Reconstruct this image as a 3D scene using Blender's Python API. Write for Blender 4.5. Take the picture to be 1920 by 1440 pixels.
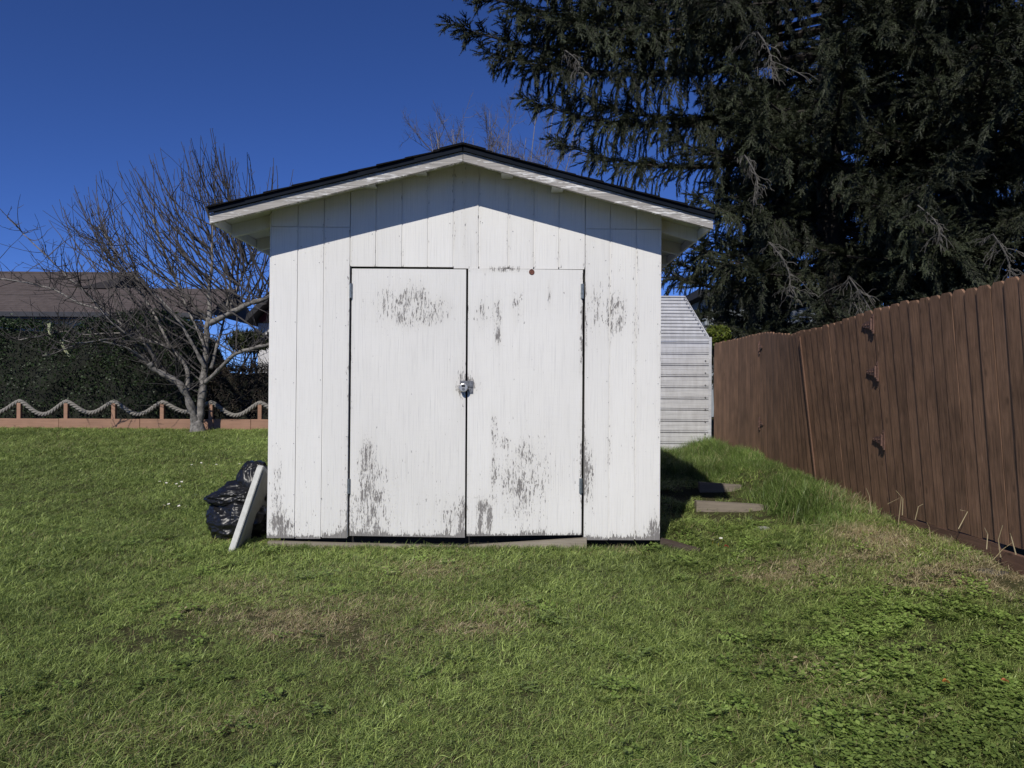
import bpy, bmesh, math, random
import numpy as np
from mathutils import Vector, Matrix, noise as mnoise

for o in list(bpy.data.objects):
    bpy.data.objects.remove(o)
scene = bpy.context.scene
COL = scene.collection
rng = np.random.default_rng(11)
random.seed(5)
R = math.radians

# ------------------------------------------------------------------ camera, sky, sun, exposure
F_PX, W_PX, H_PX, CAM_H = 1442.0, 1920.0, 1440.0, 1.20
PITCH, ROLL = R(0.44), R(0.40)
cam = bpy.data.cameras.new("camera")
cam.sensor_width = 36.0
cam.lens = 36.0 * F_PX / W_PX
cam.clip_start, cam.clip_end = 0.05, 2000
cam_o = bpy.data.objects.new("camera", cam)
COL.objects.link(cam_o)
_f = Vector((0, math.cos(PITCH), math.sin(PITCH)))
_r0 = Vector((1, 0, 0)); _u0 = _r0.cross(_f)
_r = _r0 * math.cos(ROLL) + _u0 * math.sin(ROLL)
_u = _u0 * math.cos(ROLL) - _r0 * math.sin(ROLL)
M = Matrix(((_r.x, _u.x, -_f.x, 0), (_r.y, _u.y, -_f.y, 0), (_r.z, _u.z, -_f.z, CAM_H), (0, 0, 0, 1)))
cam_o.matrix_world = M
scene.camera = cam_o

SUN_TRAVEL = Vector((0.099, 0.298, -0.256)).normalized()
SUN_EL = math.asin(-SUN_TRAVEL.z)
SUN_AZ = math.atan2(-SUN_TRAVEL.x, -SUN_TRAVEL.y)
world = bpy.data.worlds.new("World"); scene.world = world
world.use_nodes = True
wn = world.node_tree; wn.nodes.clear()
w_out = wn.nodes.new("ShaderNodeOutputWorld"); w_bg = wn.nodes.new("ShaderNodeBackground")
w_sky = wn.nodes.new("ShaderNodeTexSky"); w_sky.sky_type = 'NISHITA'
w_sky.sun_disc = False
w_sky.sun_elevation = SUN_EL; w_sky.sun_rotation = SUN_AZ
w_sky.air_density = 0.5; w_sky.dust_density = 0.0; w_sky.ozone_density = 9.0; w_sky.altitude = 0
w_bg.inputs['Strength'].default_value = 0.108
w_tint = wn.nodes.new("ShaderNodeMix"); w_tint.data_type = 'RGBA'; w_tint.blend_type = 'MULTIPLY'   # the whole sky, evenly: a deep blue day
w_tint.inputs[0].default_value = 1.0; w_tint.inputs[7].default_value = (.64, .72, 1.0, 1)
wn.links.new(w_sky.outputs[0], w_tint.inputs[6]); wn.links.new(w_tint.outputs[2], w_bg.inputs[0]); wn.links.new(w_bg.outputs[0], w_out.inputs[0])

sun = bpy.data.lights.new("sun", 'SUN'); sun.energy = 4.0; sun.angle = R(0.5); sun.color = (1.0, 0.955, 0.88)
sun_o = bpy.data.objects.new("sun", sun); COL.objects.link(sun_o)
sun_o.rotation_euler = SUN_TRAVEL.to_track_quat('-Z', 'Y').to_euler()
sun_o.location = (-10, -20, 30)

scene.view_settings.view_transform = 'Standard'
scene.view_settings.look = 'None'
scene.view_settings.exposure = 0.0
scene.view_settings.gamma = 1.0
scene.view_settings.use_curve_mapping = False
scene.render.engine = 'CYCLES'
scene.cycles.use_denoising = True
scene.cycles.denoiser = 'OPENIMAGEDENOISE'
scene.cycles.denoising_input_passes = 'RGB_ALBEDO_NORMAL'
scene.cycles.denoising_prefilter = 'ACCURATE'
scene.cycles.max_bounces = 6
scene.cycles.diffuse_bounces = 3
scene.cycles.transparent_max_bounces = 8
scene.render.filter_size = 0.9

# ------------------------------------------------------------------ helpers
def at(px, py, Y):
    """point of the place seen at photo pixel (px, py) at depth Y"""
    d = _f + _r * ((px - 960) / F_PX) + _u * ((720 - py) / F_PX)
    t = Y / d.y
    return Vector((d.x * t, Y, CAM_H + d.z * t))

def sstep(a, b, x):
    t = np.clip((np.asarray(x, float) - a) / (b - a), 0, 1)
    return t * t * (3 - 2 * t)

_ph = np.random.default_rng(3).uniform(0, 6.283, (40, 2))
_dr = np.random.default_rng(4).uniform(0, 6.283, 40)
def wob(x, y, f, k=0):
    """smooth random field, about -1..1"""
    s = 0
    for i in range(7):
        a = _dr[(i + k) % 40]; ff = f * (0.6 + 0.23 * i)
        s = s + np.sin(ff * (x * math.cos(a) + y * math.sin(a)) + _ph[(i + k) % 40, 0]) * np.cos(
            0.7 * ff * (x * math.sin(a + 1) - y * math.cos(a + 1)) + _ph[(i + k) % 40, 1])
    return s / 3.0

def ground(x, y):
    x = np.asarray(x, float); y = np.asarray(y, float)
    z = -0.03 - 0.03 * np.clip(5.9 - y, 0, 5)
    z = z + np.where(x < 1.2, 0.028 * np.clip(y - 6.2, 0, 14), 0.0)
    right = sstep(1.1, 1.5, x)
    path = np.exp(-((x - 2.05) / .72) ** 6)
    steps = -.02 * sstep(6.2, 7.0, y) + .055 * sstep(7.80, 7.96, y) + .065 * sstep(8.70, 8.86, y) + .045 * sstep(9.2, 10.5, y)
    z = z + right * (0.19 * sstep(6.2, 9.3, y) * (1 - path) + steps * path)
    z = z + 0.13 * sstep(1.7 + .75 * sstep(6, 7, y), 3.15, x) * sstep(3.6, 5.2, y) * (1 - sstep(14, 16, y))
    z = z + 0.012 * wob(x, y, 1.1) * (1 - 0.6 * sstep(8, 14, y)) + 0.006 * wob(x, y, 3.3, 5)
    z = z + 0.10 * np.exp(-(((x - 1.50) / .17) ** 2 + ((y - 6.55) / .3) ** 2))
    return z

def gz(x, y):
    return float(ground(x, y))

ORG = {}
def props(o, label=None, cat=None, group=None, kind=None):
    if label: o["label"] = label
    if cat: o["category"] = cat
    if group: o["group"] = group
    if kind: o["kind"] = kind
    return o

def thing(name, loc, label, cat, group=None):
    o = bpy.data.objects.new(name, None); COL.objects.link(o)
    o.location = loc; o.empty_display_size = 0.1
    ORG[o.name] = Vector(loc)
    return props(o, label, cat, group)

class MB:
    def __init__(s):
        s.v = []; s.f = []; s.n = 0; s.w = []
    def add(s, v, f, w=None):
        v = np.asarray(v, float).reshape(-1, 3)
        s.v.append(v)
        n = s.n
        if isinstance(f, np.ndarray):
            s.f.extend((f + n).tolist())
        else:
            s.f.extend([[i + n for i in q] for q in f])
        s.n += len(v)
        s.w.append(np.zeros(len(v)) if w is None else np.broadcast_to(np.asarray(w, float), (len(v),)))
    def box(s, x0, x1, y0, y1, z0, z1, b=0.0):
        if b <= 0:
            v = [(x0,y0,z0),(x1,y0,z0),(x1,y1,z0),(x0,y1,z0),(x0,y0,z1),(x1,y0,z1),(x1,y1,z1),(x0,y1,z1)]
            s.add(v, [(3,2,1,0),(4,5,6,7),(0,1,5,4),(1,2,6,5),(2,3,7,6),(3,0,4,7)])
        else:
            bm = bmesh.new(); bmesh.ops.create_cube(bm, size=1)
            for q in bm.verts:
                q.co = ((x0+x1)/2+q.co.x*(x1-x0), (y0+y1)/2+q.co.y*(y1-y0), (z0+z1)/2+q.co.z*(z1-z0))
            bmesh.ops.bevel(bm, geom=list(bm.edges), offset=b, segments=1, affect='EDGES')
            s.bm(bm)
    def bm(s, bm, M=None):
        bm.verts.index_update()
        v = [(M @ q.co if M else q.co)[:] for q in bm.verts]
        s.add(v, [[q.index for q in f.verts] for f in bm.faces]); bm.free()
    def tube(s, pts, rad, sides=5, cap=True, twist=0.0):
        P = np.asarray([tuple(p) for p in pts], float); n = len(P)
        rad = np.broadcast_to(np.asarray(rad, float), (n,))
        T = np.gradient(P, axis=0); T /= np.linalg.norm(T, axis=1)[:, None] + 1e-9
        ref = np.array([0.31, 0.87, 0.38]); 
        if abs(T.mean(0) @ ref) > .85: ref = np.array([1.0, 0.1, -0.2])
        A = np.cross(T, ref); A /= np.linalg.norm(A, axis=1)[:, None] + 1e-9
        B = np.cross(T, A)
        a = np.arange(sides) / sides * 2 * math.pi
        V = P[:, None, :] + rad[:, None, None] * (np.cos(a)[None, :, None] * A[:, None, :] + np.sin(a)[None, :, None] * B[:, None, :])
        i = np.arange(n - 1)[:, None] * sides; j = np.arange(sides)[None, :]; j2 = (j + 1) % sides
        q = np.stack([i + j, i + j2, i + sides + j2, i + sides + j], -1).reshape(-1, 4)
        fs = q.tolist()
        if cap:
            fs.append(list(range(sides))[::-1]); fs.append([(n - 1) * sides + k for k in range(sides)])
        s.add(V.reshape(-1, 3), fs)
    def cyl(s, p0, p1, r, sides=12):
        s.tube([p0, p1], [r, r], sides)
    def build(s, name, mat, parent=None, smooth=False, link=True, org=None):
        me = bpy.data.meshes.new(name)
        V = np.concatenate(s.v) if s.v else np.zeros((0, 3))
        o0 = Vector((0, 0, 0))
        if parent is not None: o0 = ORG[parent.name]
        if org is not None: o0 = Vector(org)
        V = V - np.array(o0[:])
        me.from_pydata(V.tolist(), [], s.f)
        if any((w != 0).any() for w in s.w):
            at_ = me.attributes.new("wear", 'FLOAT', 'POINT'); at_.data.foreach_set("value", np.concatenate(s.w).astype(np.float32))
        me.materials.append(mat)
        if smooth: me.polygons.foreach_set("use_smooth", [True] * len(me.polygons))
        me.update()
        o = bpy.data.objects.new(name, me)
        if link: COL.objects.link(o)
        if parent is not None:
            o.parent = parent
        elif org is not None:
            o.location = org
        ORG[o.name] = o0
        return o

# ---- materials
def new_mat(name):
    m = bpy.data.materials.new(name); m.use_nodes = True
    nt = m.node_tree; nt.nodes.clear()
    out = nt.nodes.new("ShaderNodeOutputMaterial"); p = nt.nodes.new("ShaderNodeBsdfPrincipled")
    nt.links.new(p.outputs[0], out.inputs[0])
    return m, nt, p
def N(nt, t, **kw):
    n = nt.nodes.new(t)
    for k, v in kw.items():
        if k.startswith('i_'):
            key = k[2:]; key = int(key) if key.isdigit() else key
            n.inputs[key].default_value = v
        else: setattr(n, k, v)
    return n
def coords(nt, scale, rot=(0, 0, 0), kind='Object'):
    tc = N(nt, "ShaderNodeTexCoord"); mp = N(nt, "ShaderNodeMapping")
    mp.inputs['Scale'].default_value = scale; mp.inputs['Rotation'].default_value = rot
    nt.links.new(tc.outputs[kind], mp.inputs[0]); return mp.outputs[0]
def noi(nt, vec, scale=1.0, detail=3, rough=.55, dist=0.0):
    n = N(nt, "ShaderNodeTexNoise"); n.inputs['Scale'].default_value = scale; n.inputs['Detail'].default_value = detail
    n.inputs['Roughness'].default_value = rough; n.inputs['Distortion'].default_value = dist
    nt.links.new(vec, n.inputs['Vector']); return n.outputs[0]
def ramp(nt, fac, stops):
    r = N(nt, "ShaderNodeValToRGB"); e = r.color_ramp.elements
    while len(e) < len(stops): e.new(0.5)
    for k, (p, c) in enumerate(stops):
        e[k].position = p; e[k].color = (*c, 1) if len(c) == 3 else c
    nt.links.new(fac, r.inputs[0]); return r.outputs[0]
def mixc(nt, fac, a, b, mode='MIX'):
    m = N(nt, "ShaderNodeMix", data_type='RGBA', blend_type=mode)
    for sock, v in ((m.inputs[0], fac), (m.inputs[6], a), (m.inputs[7], b)):
        if hasattr(v, 'is_linked') or hasattr(v, 'links'): nt.links.new(v, sock)
        else: sock.default_value = v if not isinstance(v, tuple) else (*v, 1)[:4]
    return m.outputs[2]
def mth(nt, op, a, b=0.0, clamp=False):
    m = N(nt, "ShaderNodeMath", operation=op, use_clamp=clamp)
    for k, v in enumerate((a, b)):
        if hasattr(v, 'links'): nt.links.new(v, m.inputs[k])
        else: m.inputs[k].default_value = v
    return m.outputs[0]
def maprange(nt, v, a, b, c=0.0, d=1.0):
    m = N(nt, "ShaderNodeMapRange"); nt.links.new(v, m.inputs[0])
    for k, q in enumerate((a, b, c, d)): m.inputs[k + 1].default_value = q
    return m.outputs[0]
def bump(nt, p, h, strength=.5, dist=.01):
    b = N(nt, "ShaderNodeBump"); b.inputs['Strength'].default_value = strength; b.inputs['Distance'].default_value = dist
    nt.links.new(h, b.inputs['Height']); nt.links.new(b.outputs[0], p.inputs['Normal'])
def simple(name, col, rough=.7, metal=0.0, var=.25, scale=6.0, spec=.5, bmp=0.0):
    m, nt, p = new_mat(name)
    n = noi(nt, coords(nt, (1, 1, 1)), scale, 4)
    a = tuple(c * (1 - var) for c in col); b = tuple(min(1, c * (1 + var)) for c in col)
    nt.links.new(ramp(nt, n, [(.3, a), (.7, b)]), p.inputs['Base Color'])
    p.inputs['Roughness'].default_value = rough; p.inputs['Metallic'].default_value = metal
    p.inputs['Specular IOR Level'].default_value = spec
    if bmp: bump(nt, p, n, bmp, .01)
    return m

def paint_mat(name, rot=0.0, along='z', paint=(.755, .742, .708), wood=(.225, .213, .203), base_wear=0.0, rustic=1.0):
    m, nt, p = new_mat(name)
    if along == 'z':
        s1, s2, s3, s4 = (62, 6, 10), (190, 6, 34), (170, 8, 2.4), (5, 2, 110)
    else:
        s1, s2, s3, s4 = (4.5, 6, 95), (16, 6, 210), (2.0, 8, 190), (5, 2, 5)
    rt = (0, rot, 0)
    n1 = noi(nt, coords(nt, s1, rt), 1, 3, .6, .4); n2 = noi(nt, coords(nt, s2, rt), 1, 2, .6)
    n = mth(nt, 'ADD', mth(nt, 'MULTIPLY', n1, .54), mth(nt, 'MULTIPLY', n2, .46))
    n = mth(nt, 'ADD', mth(nt, 'MULTIPLY', n, 2.3), -.65)
    wr = N(nt, "ShaderNodeAttribute", attribute_name="wear").outputs['Fac']
    wv = mth(nt, 'MULTIPLY', mth(nt, 'ADD', wr, base_wear), .74)
    peel = maprange(nt, mth(nt, 'ADD', n, wv), .97, 1.05)
    grain = noi(nt, coords(nt, s3, rt), 1, 3, .65, .3)
    cross = noi(nt, coords(nt, s4, rt), 1, 2, .5)
    grime = noi(nt, coords(nt, (1.6, 1, .8), rt), 1, 4, .6)
    lo = tuple(c * .93 for c in paint); hi = paint
    pc = ramp(nt, grime, [(.3, lo), (.65, hi)])
    crack = maprange(nt, grain, .52, .74, 0, .40 * rustic)
    pc = mixc(nt, crack, pc, (.36, .36, .36))
    pc = mixc(nt, mth(nt, 'MULTIPLY', maprange(nt, cross, .5, .75), .06 * rustic), pc, (.45, .45, .44))
    pc = mixc(nt, maprange(nt, wr, .12, .9, 0, .35), pc, (.50, .47, .41))
    oi = N(nt, "ShaderNodeObjectInfo"); hv = N(nt, "ShaderNodeHueSaturation"); nt.links.new(pc, hv.inputs['Color'])
    nt.links.new(maprange(nt, oi.outputs['Random'], 0, 1, .95, 1.03), hv.inputs['Value']); pc = hv.outputs[0]
    wc = ramp(nt, grain, [(.3, tuple(c * .6 for c in wood)), (.7, tuple(c * 1.35 for c in wood))])
    nt.links.new(mixc(nt, peel, pc, wc), p.inputs['Base Color'])
    nt.links.new(maprange(nt, peel, 0, 1, .62, .92), p.inputs['Roughness'])
    p.inputs['Specular IOR Level'].default_value = .25
    h = mth(nt, 'SUBTRACT', mth(nt, 'ADD', mth(nt, 'MULTIPLY', grain, .5 * rustic), mth(nt, 'MULTIPLY', cross, .12 * rustic)), mth(nt, 'MULTIPLY', peel, .6))
    bump(nt, p, h, .6, .005)
    return m

def wood_mat(name, col, along='z', var=.35, rough=.8, wear=.0, wearcol=(.25, .22, .2), knots=True):
    m, nt, p = new_mat(name)
    s = {'z': (60, 60, 2.2), 'x': (2.0, 60, 60), 'y': (60, 2.0, 60)}[along]
    oi = N(nt, "ShaderNodeObjectInfo")
    off = N(nt, "ShaderNodeVectorMath", operation='SCALE'); 
    cmb = N(nt, "ShaderNodeCombineXYZ"); 
    for k in range(3): nt.links.new(oi.outputs['Random'], cmb.inputs[k])
    nt.links.new(cmb.outputs[0], off.inputs[0]); off.inputs[3].default_value = 37.0
    tc = N(nt, "ShaderNodeTexCoord"); add = N(nt, "ShaderNodeVectorMath", operation='ADD')
    nt.links.new(tc.outputs['Object'], add.inputs[0]); nt.links.new(off.outputs[0], add.inputs[1])
    mp = N(nt, "ShaderNodeMapping"); mp.inputs['Scale'].default_value = s; nt.links.new(add.outputs[0], mp.inputs[0])
    g = noi(nt, mp.outputs[0], 1, 4, .65, .6)
    big = noi(nt, add.outputs[0], 3.0, 3)
    v = mth(nt, 'ADD', mth(nt, 'MULTIPLY', g, .6), mth(nt, 'MULTIPLY', big, .4))
    c = ramp(nt, v, [(.3, tuple(q * (1 - var) for q in col)), (.7, tuple(q * (1 + var) for q in col))])
    hs = N(nt, "ShaderNodeHueSaturation"); nt.links.new(c, hs.inputs['Color'])
    nt.links.new(maprange(nt, oi.outputs['Random'], 0, 1, .90, 1.10), hs.inputs['Value'])
    c = hs.outputs[0]
    if knots:
        vo = N(nt, "ShaderNodeTexVoronoi"); vo.inputs['Scale'].default_value = 1
        mp2 = N(nt, "ShaderNodeMapping"); mp2.inputs['Scale'].default_value = {'z': (7, 7, 3.5), 'x': (3.5, 7, 7), 'y': (7, 3.5, 7)}[along]
        nt.links.new(add.outputs[0], mp2.inputs[0]); nt.links.new(mp2.outputs[0], vo.inputs['Vector'])
        k = maprange(nt, vo.outputs['Distance'], .06, .13, .75, 0)
        c = mixc(nt, k, c, tuple(q * (.35 if along != 'z' else .5) for q in col))
    if wear > 0:
        k = maprange(nt, g, .74 - wear * .3, .80 - wear * .3, 0, .7)
        c = mixc(nt, k, c, wearcol)
    nt.links.new(c, p.inputs['Base Color'])
    p.inputs['Roughness'].default_value = rough; p.inputs['Specular IOR Level'].default_value = .3
    bump(nt, p, g, .5, .004)
    return m

def leaf_mat(name, c0, c1, rough=.5, trans=.25, spec=.4, inst=False):
    m, nt, p = new_mat(name)
    g = N(nt, "ShaderNodeNewGeometry")
    col = ramp(nt, g.outputs['Random Per Island'], [(0.05, c0), (.95, c1)])
    if name.startswith('dark_spruce'):
        oi = N(nt, "ShaderNodeObjectInfo")
        cl = noi(nt, coords(nt, (1, 1, 1)), 2.6, 3, .6)
        v = mth(nt, 'ADD', mth(nt, 'MULTIPLY', cl, .62), mth(nt, 'ADD', mth(nt, 'MULTIPLY', g.outputs['Random Per Island'], .24), mth(nt, 'MULTIPLY', oi.outputs['Random'], .14)))
        col = ramp(nt, v, [(.30, c0), (.46, tuple(.5 * q for q in c1)), (.60, c1), (.78, tuple(2.1 * q for q in c1))])  # clump tones put shaded gaps and sunlit sprays into the needle colour
    if inst:
        a = N(nt, "ShaderNodeAttribute", attribute_name="dry", attribute_type='INSTANCER').outputs['Fac']
        b = N(nt, "ShaderNodeAttribute", attribute_name="tone", attribute_type='INSTANCER').outputs['Fac']
        hs = N(nt, "ShaderNodeHueSaturation"); nt.links.new(col, hs.inputs['Color'])
        nt.links.new(b, hs.inputs['Value'])
        col = hs.outputs[0]
        dryc = ramp(nt, g.outputs['Random Per Island'], [(0, (.30, .23, .12)), (.5, (.54, .44, .26)), (1, (.68, .57, .36))])
        # a share of the blades is dry, larger in the dry patches
        k = maprange(nt, mth(nt, 'SUBTRACT', a, N_frac(nt, g.outputs['Random Per Island'])), -.04, .04)
        col = mixc(nt, k, col, dryc)
    nt.links.new(col, p.inputs['Base Color'])
    p.inputs['Roughness'].default_value = rough; p.inputs['Specular IOR Level'].default_value = spec
    if trans > 0:
        t = N(nt, "ShaderNodeBsdfTranslucent"); nt.links.new(col, t.inputs[0])
        mx = N(nt, "ShaderNodeMixShader"); mx.inputs[0].default_value = trans
        nt.links.new(p.outputs[0], mx.inputs[1]); nt.links.new(t.outputs[0], mx.inputs[2])
        nt.links.new(mx.outputs[0], [n for n in nt.nodes if n.type == 'OUTPUT_MATERIAL'][0].inputs[0])
    return m
def N_frac(nt, v):
    return mth(nt, 'FRACT', mth(nt, 'MULTIPLY', v, 7.31))

MAT = {}
MAT['paint'] = paint_mat("weathered_white_paint", rustic=.8)
MAT['ply'] = paint_mat("painted_plywood", rustic=1.0)
MAT['fascia_l'] = paint_mat("worn_fascia_left", rot=R(14), along='x', base_wear=.80, wood=(.37, .35, .32))
MAT['fascia_r'] = paint_mat("worn_fascia_right", rot=R(-14), along='x', base_wear=.95, wood=(.34, .32, .295))
MAT['soffit'] = simple("painted_soffit", (.62, .60, .52), .8, var=.12)
MAT['dark'] = simple("interior_shade_black", (.012, .011, .010), .95)  # near-black that stands in for the shade inside the shed
MAT['flash'] = simple("dark_drip_flashing", (.006, .009, .015), .7, var=.2, spec=.08)
MAT['shingle'] = simple("black_asphalt_shingle", (.007, .007, .008), .95, var=.5, scale=120, spec=.1)
MAT['plinth'] = wood_mat("bleached_skirt_timber", (.27, .235, .185), 'x', knots=False)
MAT['galv'] = simple("dull_zinc", (.25, .28, .29), .45, .7, var=.3, scale=40)
MAT['steel'] = simple("scuffed_steel", (.22, .22, .22), .4, .6, var=.4, scale=60)
MAT['chrome'] = simple("bright_steel", (.50, .49, .46), .33, .55, var=.15, scale=30)
MAT['black'] = simple("black_plastic", (.012, .012, .012), .5)
MAT['rust'] = simple("rust", (.13, .05, .035), .9, var=.5, scale=80)

# ------------------------------------------------------------------ the ground
def build_ground():
    xs = np.concatenate([[-400, -200, -90, -45, -26, -20], np.arange(-16, 8.01, .16), [11, 16, 24, 45, 90, 200, 400]])
    ys = np.concatenate([[-300, -100, -30, -8, -2], np.arange(0.5, 24.01, .16), [26, 30, 38, 60, 120, 250, 500]])
    X, Y = np.meshgrid(xs, ys)
    Z = ground(np.clip(X, -16, 8), np.clip(Y, .5, 24))
    V = np.stack([X, Y, Z], -1).reshape(-1, 3)
    nx, ny = len(xs), len(ys)
    i = np.arange(ny - 1)[:, None] * nx + np.arange(nx - 1)[None, :]
    q = np.stack([i, i + 1, i + nx + 1, i + nx], -1).reshape(-1, 4)
    b = MB(); b.add(V, q)
    m, nt, p = new_mat("lawn_soil")
    c = coords(nt, (1, 1, 1))
    n1 = noi(nt, c, 2.2, 4); n2 = noi(nt, c, 60, 3)
    col = mixc(nt, .5, ramp(nt, n1, [(.3, (.042, .046, .018)), (.7, (.075, .070, .032))]), ramp(nt, n2, [(.3, (.018, .020, .008)), (.7, (.11, .10, .05))]))
    nt.links.new(col, p.inputs['Base Color']); p.inputs['Roughness'].default_value = 1.0
    p.inputs['Specular IOR Level'].default_value = .1
    bump(nt, p, n2, .8, .02)
    g = b.build("lawn", m, smooth=True)
    props(g, "sloping green lawn in front of the white shed", None, None, "structure")
build_ground()

# ------------------------------------------------------------------ the white shed
YF = 5.98                               # front face of the siding
SHED_D = 3.7
def sx(px, py=460): return at(px, py, YF).x
def sz(py, px): return at(px, py, YF).z
WEAR = [  # px, py, rx, ry, strength   (bare spots seen on the front)
    (775, 562, 20, 26, .62), (800, 590, 22, 20, .55), (832, 578, 12, 16, .6), (722, 575, 14, 36, .36), (760, 590, 14, 22, .5),
    (686, 862, 12, 36, .5), (682, 962, 18, 28, .62), (690, 905, 16, 36, .32), (668, 990, 20, 16, .6), (845, 968, 22, 26, .30), (720, 940, 20, 60, .25),
    (905, 590, 12, 24, .44), (933, 585, 6, 18, .82), (934, 628, 5, 18, .80), (968, 578, 9, 24, .62), (1030, 560, 4, 22, .55),
    (926, 805, 4, 22, .72), (946, 830, 8, 12, .6), (984, 880, 13, 42, .66), (925, 880, 4, 40, .6), (950, 895, 14, 34, .42), (905, 948, 8, 14, .7),
    (918, 978, 4, 20, .85), (900, 985, 4, 22, .8), (985, 960, 30, 30, .25), (1020, 880, 20, 60, .26), (940, 505, 40, 5, .55),
    (875, 722, 15, 15, .85), (868, 985, 5, 40, .6), (866, 740, 6, 60, .25),
    (1118, 585, 11, 34, .52), (1158, 590, 12, 26, .60), (1104, 895, 8, 46, .55), (1092, 640, 4, 60, .6), (1092, 900, 4, 60, .55), (1200, 560, 60, 60, .10),
    (520, 905, 8, 50, .34), (520, 968, 12, 18, .42), (532, 988, 18, 12, .42), (656, 660, 4, 80, .4), (652, 880, 4, 80, .45), (1230, 990, 10, 20, .55)]
WPOS = [(at(a, b, YF).x, at(a, b, YF).z, rx * YF / F_PX, ry * YF / F_PX, s) for a, b, rx, ry, s in WEAR]
def wear_at(x, z, zb):
    x = np.asarray(x, float); z = np.asarray(z, float)
    w = np.zeros_like(x) + .135 + .07 * wob(x, z, 2.5) + .06 * wob(x, z, 7.0, 4)
    spots = np.zeros_like(w)
    for cx, cz, rx, rz, s in WPOS:
        spots = spots + s * np.exp(-(((x - cx) / rx) ** 2 + ((z - cz) / rz) ** 2) * .55)
    w = w + np.minimum(spots, .50 + .18 * wob(x, z, 16.0, 3)) + .10 * wob(x, z, 24.0, 12) * np.minimum(spots * 2, 1)
    ragged = .024 + .018 * wob(x, x * 0 + .3, 26) + .010 * wob(x, x * 0, 80, 4)
    w = w + .95 * np.exp(-np.clip(z - zb, 0, 5) / np.clip(ragged, .008, 1))
    w = w + .10 * np.exp(-np.clip(z - zb, 0, 5) / .35)
    return w

def slab_front(b, x0b, x1b, x0t, x1t, z0, zt0, zt1, y0, y1, zb, step=.03, wear=True, z0r=None):
    """vertical board: front grid with a wear value, plus sides and back"""
    nx = max(2, int((x1b - x0b) / step) + 1); nz = max(2, int((max(zt0, zt1) - z0) / step) + 1)
    u = np.linspace(0, 1, nx); v = np.linspace(0, 1, nz)
    U, Vv = np.meshgrid(u, v)
    zbm = z0 + ((z0r if z0r is not None else z0) - z0) * U
    ztop = zt0 + (zt1 - zt0) * U
    Z = zbm + (ztop - zbm) * Vv
    X = (x0b + (x1b - x0b) * U) * (1 - Vv) + (x0t + (x1t - x0t) * U) * Vv
    P = np.stack([X, np.full_like(X, y0), Z], -1).reshape(-1, 3)
    i = np.arange(nz - 1)[:, None] * nx + np.arange(nx - 1)[None, :]
    q = np.stack([i, i + 1, i + nx + 1, i + nx], -1).reshape(-1, 4).tolist()
    c = [0, nx - 1, nx * nz - 1, nx * (nz - 1)]
    back = P[c].copy(); back[:, 1] = y1
    n = len(P); P2 = np.concatenate([P, back])
    ring = list(range(0, nx)) + [k * nx + nx - 1 for k in range(1, nz)] + [(nz - 1) * nx + k for k in range(nx - 2, -1, -1)] + [k * nx for k in range(nz - 2, 0, -1)]
    # sides: bottom, right, top, left
    q.append([n + 1, n] [::-1] + list(range(nx - 1, -1, -1)))
    q.append([n + 1, n + 2] + [k * nx + nx - 1 for k in range(nz - 1, -1, -1)])
    q.append([n + 2, n + 3] + [(nz - 1) * nx + k for k in range(0, nx)])
    q.append([n + 3, n] + [k * nx for k in range(0, nz)])
    q.append([n + 3, n + 2, n + 1, n])
    w = wear_at(P2[:, 0], P2[:, 2], zb) if wear else None
    if wear:     # paint also goes along the long edges, in stretches
        edge = np.minimum(P2[:, 0] - min(x0b, x0t), max(x1b, x1t) - P2[:, 0])
        w = w + .34 * np.exp(-np.clip(edge, 0, 1) / .012) * np.clip(.25 + 1.3 * wob(P2[:, 2], P2[:, 0] * .5, 5.0, 16), 0, 1)
    b.add(P2, q, w)

shed_base = (-0.38, YF, 0.0)
shed = thing("shed", shed_base, "white painted wooden garden shed with double doors and peeling paint", "shed")
PEAK_X = -0.365
YB = YF - 0.30                            # front plane of the barge boards
pk = at(868, 302, YB); le = at(393, 419, YB); re_ = at(1337, 429, YB)     # lower edge of the barge boards
SL = (pk.z - le.z) / (pk.x - le.x); SR = (pk.z - re_.z) / (re_.x - pk.x)
EAVE_L, EAVE_R = le.x, re_.x
FH = 0.072                                # height of the barge boards
def roofz(x, off=0.0):                    # lower edge of the barge boards at x, plus off
    return pk.z + off - (SL * (pk.x - x) if x < pk.x else SR * (x - pk.x))
DECK = FH - 0.004                         # underside of the roof deck above that edge
ZB = sz(1009, 560)                        # bottom of the siding

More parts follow.
